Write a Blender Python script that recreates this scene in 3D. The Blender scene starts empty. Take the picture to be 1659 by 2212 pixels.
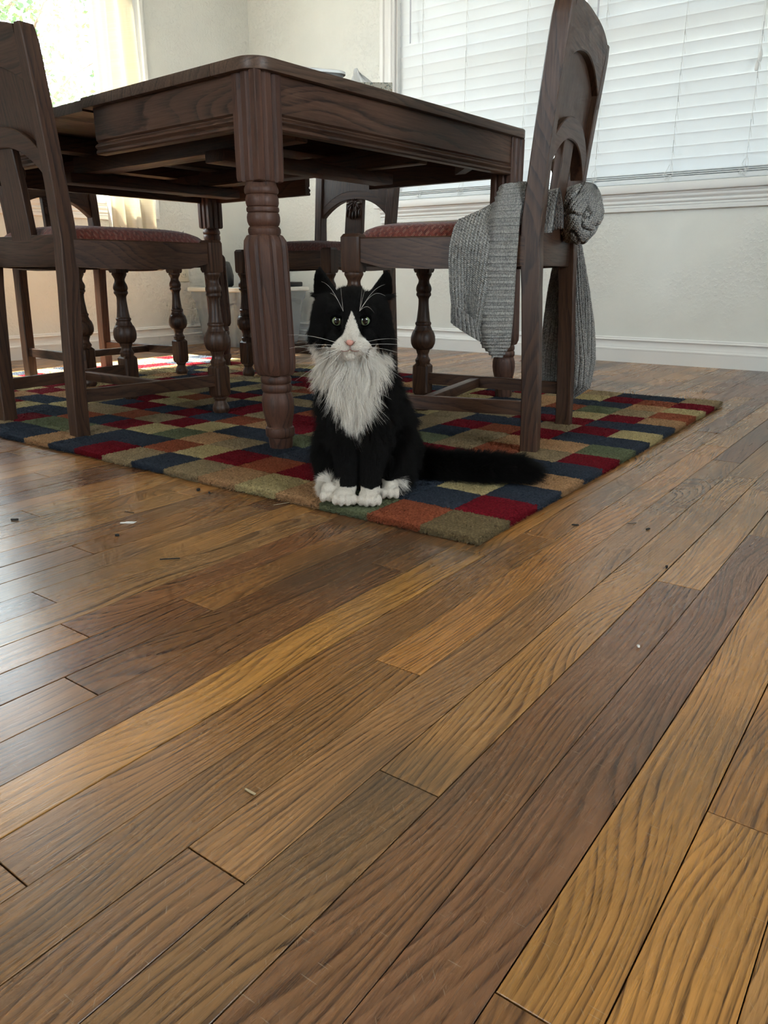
import bpy, bmesh, math, random
import numpy as np
from mathutils import Vector, Matrix, noise as mnoise
rnd = random.Random(7)
PI = math.pi
sc = bpy.context.scene
COL = sc.collection

# ------------------------------------------------------------------ camera, world, sun, exposure
CAM_H, PITCH, AZ = 0.382, math.radians(17.48), math.radians(36.25)
cam = bpy.data.cameras.new('camera')
cam.sensor_fit = 'VERTICAL'; cam.sensor_height = 36.0; cam.lens = 1630.0 / 2212.0 * 36.0
cam.clip_start = 0.02
camo = bpy.data.objects.new('camera', cam); COL.objects.link(camo)
camo.location = (0, 0, CAM_H)
camo.rotation_euler = (PI / 2 - PITCH, 0, AZ - PI / 2)
sc.camera = camo

world = bpy.data.worlds.new('sky'); sc.world = world; world.use_nodes = True
bg = world.node_tree.nodes['Background']
bg.inputs[0].default_value = (0.80, 0.92, 1.0, 1); bg.inputs[1].default_value = 3.6
sun = bpy.data.lights.new('sun', 'SUN'); sun.energy = 20.0; sun.angle = math.radians(2.0); sun.color = (1.0, 0.93, 0.80)
suno = bpy.data.objects.new('sun', sun); COL.objects.link(suno)
suno.rotation_euler = Vector((0.10, -0.50, -1.0)).to_track_quat('-Z', 'Y').to_euler()

def portal(name, loc, rot, sx, sy):
    l = bpy.data.lights.new(name, 'AREA'); l.shape = 'RECTANGLE'; l.size = sx; l.size_y = sy
    l.cycles.is_portal = True
    o = bpy.data.objects.new(name, l); COL.objects.link(o); o.location = loc; o.rotation_euler = rot
portal('portal_window_left', (1.97, 3.60, 1.42), (-PI / 2, 0, 0), 1.38, 1.36)
portal('portal_window_right', (3.60, 1.46, 1.36), (0, PI / 2, 0), 1.25, 2.1)
portal('portal_fill_behind', (-2.62, 0.7, 1.4), (0, -PI / 2, 0), 1.2, 1.2)  # samples sky through the unseen opening added behind the viewer
portal('portal_fill_side', (0.6, -2.12, 1.4), (PI / 2, 0, 0), 1.2, 1.2)  # same for the added opening in the unseen side wall

vs = sc.view_settings
vs.view_transform = 'Standard'; vs.look = 'None'; vs.gamma = 1.0; vs.use_curve_mapping = False
vs.exposure = 1.82
sc.cycles.max_bounces = 6; sc.cycles.diffuse_bounces = 4; sc.cycles.glossy_bounces = 3
sc.cycles.transmission_bounces = 4; sc.cycles.transparent_max_bounces = 8
sc.cycles.adaptive_threshold = 0.07; sc.cycles.adaptive_min_samples = 12; sc.cycles.sample_clamp_indirect = 8.0; sc.cycles.caustics_reflective = False; sc.cycles.caustics_refractive = False

# ------------------------------------------------------------------ node helpers
class NT:
    def __init__(s, name):
        s.m = bpy.data.materials.new(name); s.m.use_nodes = True
        s.t = s.m.node_tree; s.n = s.t.nodes; s.l = s.t.links
        s.b = s.n['Principled BSDF']; s.out = s.n['Material Output']
    def new(s, typ, **kw):
        n = s.n.new(typ)
        for k, v in kw.items(): setattr(n, k, v)
        return n
    def put(s, sock, v):
        if hasattr(v, 'is_output'): s.l.new(v, sock)
        elif isinstance(v, (tuple, list)) and len(v) == 3 and sock.type == 'RGBA': sock.default_value = (*v, 1)
        else: sock.default_value = v
    def math(s, op, a, b=0.0, c=0.0, clamp=False):
        n = s.new('ShaderNodeMath', operation=op, use_clamp=clamp)
        s.put(n.inputs[0], a); s.put(n.inputs[1], b); s.put(n.inputs[2], c)
        return n.outputs[0]
    def vmath(s, op, a, b=(0, 0, 0)):
        n = s.new('ShaderNodeVectorMath', operation=op); s.put(n.inputs[0], a); s.put(n.inputs[1], b)
        return n.outputs[0]
    def mix(s, f, a, b, mode='MIX'):
        n = s.new('ShaderNodeMix', data_type='RGBA', blend_type=mode)
        s.put(n.inputs[0], f); s.put(n.inputs[6], a); s.put(n.inputs[7], b)
        return n.outputs[2]
    def ramp(s, f, lo, hi, a=0.0, b=1.0):
        n = s.new('ShaderNodeMapRange', interpolation_type='SMOOTHSTEP')
        s.put(n.inputs[0], f); s.put(n.inputs[1], lo); s.put(n.inputs[2], hi); s.put(n.inputs[3], a); s.put(n.inputs[4], b)
        return n.outputs[0]
    def noise(s, vec, scale, detail=2.0, rough=0.5, dim='3D'):
        n = s.new('ShaderNodeTexNoise', noise_dimensions=dim)
        s.put(n.inputs['Vector'], vec); s.put(n.inputs['Scale'], scale); s.put(n.inputs['Detail'], detail); s.put(n.inputs['Roughness'], rough)
        return n.outputs[0]
    def attr(s, name, out='Vector', typ='GEOMETRY'):
        n = s.new('ShaderNodeAttribute', attribute_name=name, attribute_type=typ)
        return n.outputs[out]
    def obj(s): return s.new('ShaderNodeTexCoord').outputs['Object']
    def geo(s, o='Position'): return s.new('ShaderNodeNewGeometry').outputs[o]
    def sep(s, v):
        n = s.new('ShaderNodeSeparateXYZ'); s.put(n.inputs[0], v); return n.outputs
    def comb(s, x, y, z):
        n = s.new('ShaderNodeCombineXYZ'); s.put(n.inputs[0], x); s.put(n.inputs[1], y); s.put(n.inputs[2], z); return n.outputs[0]
    def bump(s, h, strength=0.3, dist=0.001, normal=None):
        n = s.new('ShaderNodeBump'); s.put(n.inputs['Height'], h); n.inputs['Strength'].default_value = strength; n.inputs['Distance'].default_value = dist
        if normal is not None: s.put(n.inputs['Normal'], normal)
        return n.outputs[0]
    def set(s, **kw):
        names = dict(col='Base Color', rough='Roughness', nor='Normal', spec='Specular IOR Level', coat='Coat Weight', coatr='Coat Roughness',
                     trans='Transmission Weight', metal='Metallic', sheen='Sheen Weight', sub='Subsurface Weight', alpha='Alpha', ior='IOR')
        for k, v in kw.items(): s.put(s.b.inputs[names[k]], v)
        return s.m

def plain(name, col, rough=0.5, **kw):
    t = NT(name); return t.set(col=col, rough=rough, **kw)

def wood(name, light, dark, pore, ring=150.0, amp=0.04, contrast=0.6, rough=0.4, spec=0.35, coat=0.0, bump=0.25, wear=None):
    t = NT(name)
    gc = t.attr('gc'); a, b, c = t.sep(gc)
    big = t.noise(t.comb(t.math('MULTIPLY', a, 1.9), t.math('MULTIPLY', b, 6.0), t.math('MULTIPLY', c, 6.0)), 1.0, 1.0, 0.45)
    w = t.math('ADD', b, t.math('MULTIPLY', c, 0.55))
    w = t.math('ADD', w, t.math('MULTIPLY', t.math('SUBTRACT', big, 0.5), amp * 2))
    fine = t.noise(t.comb(t.math('MULTIPLY', a, 9.0), t.math('MULTIPLY', b, 240.0), t.math('MULTIPLY', c, 240.0)), 1.0, 3.0, 0.65)
    jit = t.noise(t.comb(t.math('MULTIPLY', a, 18.0), t.math('MULTIPLY', b, 60.0), t.math('MULTIPLY', c, 60.0)), 1.0, 2.0, 0.6)
    ph = t.math('ADD', t.math('MULTIPLY', w, ring), t.math('MULTIPLY', jit, 0.40))
    vary = t.noise(t.comb(t.math('MULTIPLY', a, 0.8), t.math('MULTIPLY', w, 55.0), 0.0), 1.0, 1.0)
    ph = t.math('ADD', ph, t.math('MULTIPLY', vary, 2.2))
    saw = t.math('FRACT', ph)
    str_ = t.noise(t.comb(t.math('MULTIPLY', a, 1.2), t.math('MULTIPLY', w, 80.0), 4.0), 1.0, 1.0)
    edge = t.ramp(saw, 0.0, 0.12)
    ringm = t.math('MULTIPLY', t.math('POWER', t.math('SUBTRACT', 1.0, saw), 2.2), edge)
    ringm = t.math('MULTIPLY', t.math('MULTIPLY', ringm, t.ramp(fine, 0.25, 0.62, 0.30, 1.25)), t.ramp(str_, 0.3, 0.6, 0.35, 1.1))
    pores = t.noise(t.comb(t.math('MULTIPLY', a, 45.0), t.math('MULTIPLY', b, 1100.0), t.math('MULTIPLY', c, 1100.0)), 1.0, 1.0, 0.5)
    porem = t.math('MULTIPLY', t.ramp(pores, 0.52, 0.66), t.math('ADD', t.math('MULTIPLY', ringm, 1.1), 0.12), clamp=True)
    patch = t.noise(t.comb(t.math('MULTIPLY', a, 3.0), t.math('MULTIPLY', b, 14.0), t.math('MULTIPLY', c, 14.0)), 1.0, 2.0)
    return t, gc, (a, b, c), ringm, porem, patch, fine, pores

def furniture_wood(name, light, dark, rough=0.38, ring=90.0):
    t, gc, abc, ringm, porem, patch, fine, pores = wood(name, light, dark, None, ring=ring, amp=0.07)
    vd = tuple(v * 0.35 for v in dark)
    col = t.mix(t.ramp(fine, 0.3, 0.7, 0.0, 0.55), light, dark)
    col = t.mix(t.ramp(patch, 0.35, 0.75, 0.0, 0.45), col, tuple(v * 0.6 for v in dark))
    col = t.mix(t.math('MULTIPLY', ringm, 0.85, clamp=True), col, vd)
    col = t.mix(t.math('MULTIPLY', porem, 0.8), col, vd)
    n = t.bump(t.math('SUBTRACT', 1.0, pores), 0.25, 0.0005)
    r = t.math('ADD', rough, t.math('MULTIPLY', fine, 0.18))
    return t.set(col=col, rough=r, nor=n, spec=0.4)

MAT = {}
MAT['oak_dark'] = furniture_wood('oak_dark', (0.122, 0.060, 0.035), (0.058, 0.026, 0.015))
MAT['oak_top'] = furniture_wood('oak_top', (0.14, 0.084, 0.055), (0.070, 0.040, 0.027), rough=0.33)
MAT['oak_chair'] = furniture_wood('oak_chair', (0.092, 0.043, 0.023), (0.042, 0.018, 0.010), rough=0.34)
MAT['oak_red'] = furniture_wood('oak_red', (0.118, 0.052, 0.032), (0.060, 0.026, 0.017), rough=0.42, ring=60.0)

def plank_material():
    t, gc, (a, b, c), ringm, porem, patch, fine, pores = wood('oak_floor', None, None, None, ring=150.0, amp=0.105)
    base = t.attr('tone', 'Color')
    dark = t.mix(1.0, base, (0.29, 0.25, 0.22), 'MULTIPLY')
    lite = t.mix(1.0, base, (1.22, 1.18, 1.08), 'MULTIPLY')
    col = t.mix(t.ramp(patch, 0.3, 0.7), base, lite)
    col = t.mix(t.ramp(fine, 0.35, 0.7, 0.0, 0.22), col, dark)
    col = t.mix(t.math('MULTIPLY', ringm, 1.05, clamp=True), col, dark)
    col = t.mix(t.math('MULTIPLY', porem, 0.8), col, t.mix(1.0, base, (0.13, 0.11, 0.10), 'MULTIPLY'))
    # worn grey stains where the finish is gone
    pos = t.geo()
    st = t.noise(pos, 2.6, 2.0, 0.5)
    stm = t.math('MULTIPLY', t.ramp(st, 0.46, 0.74, 0.0, 0.85), t.ramp(fine, 0.25, 0.65, 0.35, 1.0))
    col = t.mix(stm, col, (0.072, 0.055, 0.038))
    # hairline scratches
    px, py, pz = t.sep(pos)
    s1 = t.noise(t.comb(t.math('MULTIPLY', t.math('ADD', px, py), 60.0), t.math('MULTIPLY', t.math('SUBTRACT', px, py), 900.0), 0.0), 1.0, 0.0)
    s2 = t.noise(t.comb(t.math('MULTIPLY', py, 50.0), t.math('MULTIPLY', px, 800.0), 3.0), 1.0, 0.0)
    scr = t.math('MAXIMUM', t.ramp(s1, 0.79, 0.83), t.ramp(s2, 0.80, 0.84))
    col = t.mix(t.math('MULTIPLY', scr, 0.35), col, (0.45, 0.36, 0.26))
    h = t.math('SUBTRACT', 0.0, pores)
    n = t.bump(h, 0.18, 0.0006)
    r = t.math('ADD', t.math('ADD', 0.18, t.math('MULTIPLY', t.noise(pos, 5.0, 2.0), 0.10)), t.math('MULTIPLY', fine, 0.10))
    return t.set(col=col, rough=r, nor=n, spec=0.65)
MAT['plank'] = plank_material()

def plaster(name, col):
    t = NT(name); p = t.geo()
    n1 = t.noise(p, 60.0, 4.0, 0.6); n2 = t.noise(p, 9.0, 3.0, 0.5)
    area = t.ramp(t.noise(p, 2.2, 2.0), 0.40, 0.62)
    h = t.math('ADD', t.math('MULTIPLY', t.math('MULTIPLY', t.ramp(n1, 0.45, 0.65), area), 0.9), t.math('MULTIPLY', n2, 1.2))
    nn = t.bump(h, 0.5, 0.004)
    return t.set(col=t.mix(t.ramp(n2, 0.3, 0.7), col, tuple(v * 0.97 for v in col)), rough=0.62, nor=nn, spec=0.25)
MAT['wall'] = plaster('wall_plaster', (0.81, 0.82, 0.775))
MAT['ceiling'] = plain('ceiling_paint', (0.82, 0.81, 0.77), 0.8)
MAT['trim'] = plain('trim_paint', (0.84, 0.84, 0.82), 0.35, spec=0.4)
MAT['subfloor'] = plain('subfloor', (0.02, 0.013, 0.008), 0.9)

def fabric_seat():
    t = NT('rust_fabric'); p = t.attr('gc'); x, y, z = t.sep(p)
    u = t.math('ADD', x, y); v = t.math('SUBTRACT', x, y)
    # short paired dashes in a herringbone pattern
    def dash(u, v, off):
        cu = t.math('FRACT', t.math('ADD', t.math('MULTIPLY', u, 78.0), off)); cv = t.math('FRACT', t.math('ADD', t.math('MULTIPLY', v, 54.0), off * 1.7))
        s1 = t.ramp(t.math('ABSOLUTE', t.math('SUBTRACT', cu, 0.42)), 0.10, 0.04); s2 = t.ramp(t.math('ABSOLUTE', t.math('SUBTRACT', cu, 0.66)), 0.10, 0.04)
        l = t.ramp(t.math('ABSOLUTE', t.math('SUBTRACT', cv, 0.5)), 0.34, 0.28)
        return t.math('MULTIPLY', t.math('MAXIMUM', s1, s2), l)
    chk = t.math('GREATER_THAN', t.math('SINE', t.math('MULTIPLY', x, 185.0)), 0.0)
    d = t.math('ADD', t.math('MULTIPLY', dash(u, v, 0.0), chk), t.math('MULTIPLY', dash(v, u, 0.37), t.math('SUBTRACT', 1.0, chk)))
    n = t.noise(p, 900.0, 2.0); n2 = t.noise(p, 120.0, 3.0)
    col = t.mix(t.ramp(n2, 0.35, 0.7), (0.17, 0.034, 0.020), (0.085, 0.019, 0.014))
    col = t.mix(t.math('MULTIPLY', d, t.ramp(n2, 0.35, 0.6, 0.1, 0.55)), col, (0.36, 0.19, 0.12))
    return t.set(col=col, rough=0.95, nor=t.bump(t.math('ADD', n, t.math('MULTIPLY', d, 0.6)), 0.6, 0.001), spec=0.1, sheen=0.3)
MAT['seat_fabric'] = fabric_seat()

def pile_material(name, col):
    t = NT(name); p = t.geo(); inf = t.new('ShaderNodeObjectInfo').outputs['Random']
    n = t.noise(p, 260.0, 2.0); n2 = t.noise(p, 22.0, 2.0)
    c = t.mix(t.ramp(n, 0.3, 0.75), tuple(v * 0.62 for v in col), tuple(min(1, v * 1.18) for v in col))
    c = t.mix(t.ramp(n2, 0.3, 0.7, 0.0, 0.28), c, tuple(v * 0.7 for v in col))
    hsv = t.new('ShaderNodeHueSaturation'); t.put(hsv.inputs['Color'], c); t.put(hsv.inputs['Value'], t.math('ADD', 0.9, t.math('MULTIPLY', inf, 0.2)))
    return t.set(col=hsv.outputs[0], rough=0.95, spec=0.05)
RUGC = dict(N=(0.038, 0.047, 0.064), R=(0.165, 0.009, 0.016), O=(0.270, 0.075, 0.036), T=(0.290, 0.215, 0.122), Y=(0.420, 0.335, 0.165),
            G=(0.135, 0.150, 0.082), P=(0.410, 0.235, 0.118), B=(0.185, 0.135, 0.070))
for k, v in RUGC.items(): MAT['pile_' + k] = pile_material('rug_pile_' + k.lower(), v)
MAT['rug_back'] = plain('rug_backing', (0.030, 0.034, 0.045), 0.95)

def knit_material():
    t = NT('grey_knit'); uv = t.attr('kuv'); u, v, w = t.sep(uv)
    # columns of V stitches: u counts columns, v counts rows
    fu = t.math('FRACT', u); tri = t.math('ABSOLUTE', t.math('SUBTRACT', fu, 0.5))
    fv = t.math('FRACT', t.math('ADD', v, t.math('MULTIPLY', tri, 1.3)))
    row = t.math('SINE', t.math('MULTIPLY', fv, PI)); colm = t.math('SINE', t.math('MULTIPLY', fu, PI))
    leg = t.ramp(tri, 0.02, 0.16)
    h = t.math('MULTIPLY', t.math('MULTIPLY', t.math('POWER', row, 0.6), t.math('POWER', colm, 0.5)), t.math('ADD', 0.45, t.math('MULTIPLY', leg, 0.55)))
    p = t.geo(); n = t.noise(p, 900.0, 3.0, 0.7); n2 = t.noise(p, 350.0, 2.0)
    mel = t.mix(t.ramp(n2, 0.30, 0.70), (0.26, 0.258, 0.245), (0.52, 0.505, 0.47))
    col = t.mix(t.ramp(h, 0.02, 0.42), (0.03, 0.03, 0.03), mel)
    return t.set(col=col, rough=0.95, nor=t.bump(t.math('ADD', h, t.math('MULTIPLY', n, 0.3)), 0.9, 0.003), spec=0.08, sheen=0.2)
MAT['knit'] = knit_material()

def slat_material():
    t = NT('blind_slat')
    d = t.new('ShaderNodeBsdfTranslucent'); d.inputs[0].default_value = (0.86, 0.90, 0.92, 1)
    t.set(col=(0.82, 0.83, 0.83), rough=0.4, spec=0.35)
    m = t.new('ShaderNodeMixShader'); m.inputs[0].default_value = 0.15
    t.l.new(t.b.outputs[0], m.inputs[1]); t.l.new(d.outputs[0], m.inputs[2]); t.l.new(m.outputs[0], t.out.inputs[0])
    return t.m
MAT['slat'] = slat_material()
def curtain_material():
    t = NT('curtain_linen'); p = t.attr('gc'); x, y, z = t.sep(p)
    wv = t.math('ADD', t.math('SINE', t.math('MULTIPLY', x, 2600.0)), t.math('SINE', t.math('MULTIPLY', z, 2600.0)))
    slub = t.noise(t.comb(t.math('MULTIPLY', x, 8.0), 0.0, t.math('MULTIPLY', z, 300.0)), 1.0, 2.0)
    col = t.mix(t.ramp(slub, 0.4, 0.7), (0.86, 0.83, 0.75), (0.89, 0.87, 0.82))
    t.set(col=col, rough=0.9, spec=0.1, nor=t.bump(t.math('ADD', wv, slub), 0.2, 0.0006))
    d = t.new('ShaderNodeBsdfTranslucent'); t.put(d.inputs[0], t.mix(0.5, col, (0.92, 0.85, 0.66)))
    m = t.new('ShaderNodeMixShader'); m.inputs[0].default_value = 0.30
    t.l.new(t.b.outputs[0], m.inputs[1]); t.l.new(d.outputs[0], m.inputs[2]); t.l.new(m.outputs[0], t.out.inputs[0])
    return t.m
MAT['curtain'] = curtain_material()
def glass_material():
    t = NT('window_glass')
    tr = t.new('ShaderNodeBsdfTransparent'); tr.inputs[0].default_value = (0.97, 0.985, 0.98, 1)
    g = t.new('ShaderNodeBsdfGlossy'); g.inputs[1].default_value = 0.02
    m = t.new('ShaderNodeMixShader'); m.inputs[0].default_value = 0.05; t.l.new(tr.outputs[0], m.inputs[1]); t.l.new(g.outputs[0], m.inputs[2])
    t.l.new(m.outputs[0], t.out.inputs[0]); return t.m
MAT['glass'] = glass_material()
MAT['cord'] = plain('blind_cord', (0.80, 0.80, 0.78), 0.7)
def bin_plastic():
    t = NT('clear_plastic')
    tr = t.new('ShaderNodeBsdfTransparent'); tr.inputs[0].default_value = (0.93, 0.95, 0.96, 1)
    tl = t.new('ShaderNodeBsdfTranslucent'); tl.inputs[0].default_value = (0.75, 0.78, 0.80, 1)
    t.set(col=(0.62, 0.64, 0.64), rough=0.25)
    m1 = t.new('ShaderNodeMixShader'); m1.inputs[0].default_value = 0.5; t.l.new(t.b.outputs[0], m1.inputs[1]); t.l.new(tl.outputs[0], m1.inputs[2])
    m = t.new('ShaderNodeMixShader'); m.inputs[0].default_value = 0.48
    t.l.new(m1.outputs[0], m.inputs[1]); t.l.new(tr.outputs[0], m.inputs[2]); t.l.new(m.outputs[0], t.out.inputs[0]); return t.m
MAT['bin'] = bin_plastic()
MAT['bin_rim'] = plain('bin_rim', (0.78, 0.78, 0.74), 0.35)
MAT['black_plastic'] = plain('black_plastic', (0.018, 0.019, 0.021), 0.35)
MAT['plate'] = plain('outlet_plastic', (0.78, 0.75, 0.62), 0.4)
MAT['paper'] = plain('white_paper', (0.80, 0.79, 0.76), 0.8)
MAT['cover_blue'] = plain('cover_blue', (0.16, 0.24, 0.36), 0.5)
MAT['cover_cream'] = plain('cover_cream', (0.75, 0.68, 0.52), 0.6)
MAT['grey_plastic'] = plain('grey_plastic', (0.20, 0.20, 0.19), 0.4)
MAT['pale_plastic'] = plain('pale_plastic', (0.74, 0.74, 0.70), 0.35)
MAT['chip'] = plain('dark_chip', (0.012, 0.010, 0.008), 0.7)
MAT['straw'] = plain('straw', (0.42, 0.33, 0.20), 0.7)

# ------------------------------------------------------------------ mesh helpers
class MB:
    def __init__(s): s.v = []; s.f = []
    def add(s, vs, fs):
        k = len(s.v); s.v += [tuple(v) for v in vs]; s.f += [tuple(i + k for i in f) for f in fs]; return s
    def box(s, lo, hi, ch=0.0):
        x0, y0, z0 = lo; x1, y1, z1 = hi
        if ch <= 0:
            v = [(x0, y0, z0), (x1, y0, z0), (x1, y1, z0), (x0, y1, z0), (x0, y0, z1), (x1, y0, z1), (x1, y1, z1), (x0, y1, z1)]
            return s.add(v, [(3, 2, 1, 0), (4, 5, 6, 7), (0, 1, 5, 4), (1, 2, 6, 5), (2, 3, 7, 6), (3, 0, 4, 7)])
        bm = bmesh.new(); bmesh.ops.create_cube(bm, size=1.0)
        for w in bm.verts: w.co = Vector(((x0 + x1) / 2 + w.co.x * (x1 - x0), (y0 + y1) / 2 + w.co.y * (y1 - y0), (z0 + z1) / 2 + w.co.z * (z1 - z0)))
        bmesh.ops.bevel(bm, geom=bm.edges[:] , offset=ch, segments=2, profile=0.5, affect='EDGES')
        bm.verts.index_update()
        vs = [w.co[:] for w in bm.verts]; fs = [[w.index for w in f.verts] for f in bm.faces]; bm.free()
        return s.add(vs, fs)
    def rings(s, rings, cap=True):          # list of equal-length closed loops
        n = len(rings[0]); vs = [p for r in rings for p in r]; fs = []
        for i in range(len(rings) - 1):
            for j in range(n):
                fs.append((i * n + j, i * n + (j + 1) % n, (i + 1) * n + (j + 1) % n, (i + 1) * n + j))
        if cap: fs.append(tuple(reversed(range(n)))); fs.append(tuple((len(rings) - 1) * n + j for j in range(n)))
        return s.add(vs, fs)
    def lathe(s, prof, c=(0, 0), seg=24):
        return s.rings([[(c[0] + r * math.cos(2 * PI * k / seg), c[1] + r * math.sin(2 * PI * k / seg), z) for k in range(seg)] for z, r in prof])
    def tube(s, pts, r, seg=6):
        R = []; pts = [Vector(p) for p in pts]
        for i, p in enumerate(pts):
            d = (pts[min(i + 1, len(pts) - 1)] - pts[max(i - 1, 0)]).normalized()
            a = d.cross(Vector((0, 0, 1))); a = a.normalized() if a.length > 1e-4 else Vector((1, 0, 0)); b = d.cross(a)
            rr = r[i] if isinstance(r, (list, tuple)) else r
            R.append([tuple(p + (a * math.cos(2 * PI * k / seg) + b * math.sin(2 * PI * k / seg)) * rr) for k in range(seg)])
        return s.rings(R)
    def prism(s, poly, y0, y1, ax='y'):      # poly in (x,z), extruded along y (or x)
        n = len(poly)
        P = (lambda p, q: (p[0], q, p[1])) if ax == 'y' else (lambda p, q: (q, p[0], p[1]))
        vs = [P(p, y0) for p in poly] + [P(p, y1) for p in poly]
        fs = [(i, (i + 1) % n, n + (i + 1) % n, n + i) for i in range(n)] + [tuple(reversed(range(n))), tuple(range(n, 2 * n))]
        return s.add(vs, fs)
    def grid(s, P):                          # P[i][j]
        n, m = len(P), len(P[0]); vs = [p for r in P for p in r]
        fs = [(i * m + j, i * m + j + 1, (i + 1) * m + j + 1, (i + 1) * m + j) for i in range(n - 1) for j in range(m - 1)]
        return s.add(vs, fs)

def mesh_of(name, mb, mat, grain='x', smooth=True, seed=None, tone=None, angle=35):
    me = bpy.data.meshes.new(name); me.from_pydata(mb.v, [], mb.f)
    bm = bmesh.new(); bm.from_mesh(me); bmesh.ops.recalc_face_normals(bm, faces=bm.faces[:]); bm.to_mesh(me); bm.free()
    if smooth:
        me.shade_smooth()
        me.set_sharp_from_angle(angle=math.radians(angle))
    co = np.empty(len(me.vertices) * 3, np.float32); me.vertices.foreach_get('co', co); co = co.reshape(-1, 3)
    idx = dict(x=[0, 1, 2], y=[1, 0, 2], z=[2, 0, 1])[grain]
    r = random.Random(seed if seed is not None else rnd.random())
    g = co[:, idx] + np.array([r.uniform(-5, 5), r.uniform(-2, 2), r.uniform(-2, 2)], np.float32)
    at = me.attributes.new('gc', 'FLOAT_VECTOR', 'POINT'); at.data.foreach_set('vector', g.ravel().astype(np.float32))
    if tone is not None:
        ca = me.attributes.new('tone', 'FLOAT_COLOR', 'POINT')
        ca.data.foreach_set('color', np.tile(np.array([*tone, 1], np.float32), len(me.vertices)))
    me.materials.append(MAT[mat] if isinstance(mat, str) else mat)
    return me

def part(name, mb, mat, parent=None, grain='x', **kw):
    o = bpy.data.objects.new(name, mesh_of(name, mb, mat, grain, **kw)); COL.objects.link(o)
    if parent is not None: o.parent = parent
    return o
def empty(name, loc=(0, 0, 0), rz=0.0):
    o = bpy.data.objects.new(name, None); COL.objects.link(o); o.location = loc; o.rotation_euler = (0, 0, rz); o.empty_display_size = 0.05
    return o
def tag(o, label=None, cat=None, group=None, kind=None):
    if label: o['label'] = label
    if cat: o['category'] = cat
    if group: o['group'] = group
    if kind: o['kind'] = kind
    return o
def copy_tree(o, parent=None):
    c = o.copy(); COL.objects.link(c); c.parent = parent
    for ch in list(o.children): copy_tree(ch, c)
    return c

# ------------------------------------------------------------------ the room
XW, YW = 3.48, 3.50          # inner faces of the blind-window wall and of the curtain-window wall
XB, YB, ZC = -2.5, -2.0, 2.45
WT = 0.14
def wall_with_hole(name, axis, pos, out, a0, a1, b0, b1, h0, h1, label):
    mb = MB()
    lo, hi = sorted((pos, pos + out))
    def blk(u0, u1, z0, z1):
        if axis == 'x': mb.box((lo, u0, z0), (hi, u1, z1))
        else: mb.box((u0, lo, z0), (u1, hi, z1))
    blk(a0, b0, 0, ZC); blk(b1, a1, 0, ZC); blk(b0, b1, 0, h0); blk(b0, b1, h1, ZC)
    return tag(part(name, mb, 'wall', smooth=False), label, 'wall', kind='structure')
W1 = (1.28, 2.66, 0.745, 2.10)       # window_1 (curtain side): X range, Z range
W2 = (0.42, 2.48, 0.745, 1.98)       # window_2 (blinds): Y range, Z range
wall_with_hole('wall_left', 'y', YW, WT, XB - WT, XW, W1[0], W1[1], W1[2], W1[3], 'cream plaster wall with the bright curtained window')
wall_with_hole('wall_right', 'x', XW, WT, YB - WT, YW + WT, W2[0], W2[1], W2[2], W2[3], 'off-white textured plaster wall behind the closed blinds')
wall_with_hole('wall_back', 'x', XB, -WT, YB - WT, YW + WT, 0.1, 1.3, 0.8, 2.0, 'plain plaster wall behind the viewer with an opening added for fill light')  # closes the room; its unseen opening is added to give fill light
wall_with_hole('wall_front', 'y', YB, -WT, XB, XW, 0.0, 1.2, 0.8, 2.0, 'plain plaster side wall with an opening added for fill light')  # unseen opening here too, put in and sized for the fill
tag(part('ceiling', MB().box((XB - WT, YB - WT, ZC), (XW + WT, YW + WT, ZC + 0.1)), 'ceiling', smooth=False), 'plain white painted ceiling', 'ceiling', kind='structure')
floor = tag(part('floor', MB().box((XB - WT, YB - WT, -0.12), (XW + WT, YW + WT, -0.019)), 'subfloor', smooth=False), 'worn oak strip floor of narrow honey brown planks', 'floor', kind='structure')

def moulding(prof, axis, a0, a1, pos, sgn):     # profile points (out, z); runs along the wall
    poly = [(pos, prof[0][1])] + [(pos + sgn * o, z) for o, z in prof] + [(pos, prof[-1][1])]
    mb = MB()
    if axis == 'y': mb.prism(poly, a0, a1, 'y')
    else: mb.prism(poly, a0, a1, 'x')
    return mb
def arc(o0, z0, o1, z1, bulge, n=5):
    return [(o0 + (o1 - o0) * t + bulge * math.sin(PI * t), z0 + (z1 - z0) * t) for t in [i / n for i in range(n + 1)]]
BP = [(0.016, 0.0), (0.016, 0.052)] + arc(0.016, 0.054, 0.012, 0.066, 0.003) + arc(0.012, 0.068, 0.009, 0.094, -0.003) + arc(0.011, 0.096, 0.009, 0.103, 0.003) + arc(0.008, 0.105, 0.004, 0.112, 0.002)
tag(part('baseboard_right', moulding(BP, 'y', YB, YW, XW, -1), 'trim', grain='y'), 'white moulded baseboard under the blind window', 'baseboard', kind='structure')
tag(part('baseboard_left', moulding([(o, z) for o, z in BP], 'x', XB, XW - 0.017, YW, -1), 'trim'), 'white moulded baseboard under the curtained window', 'baseboard', kind='structure')

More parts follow.
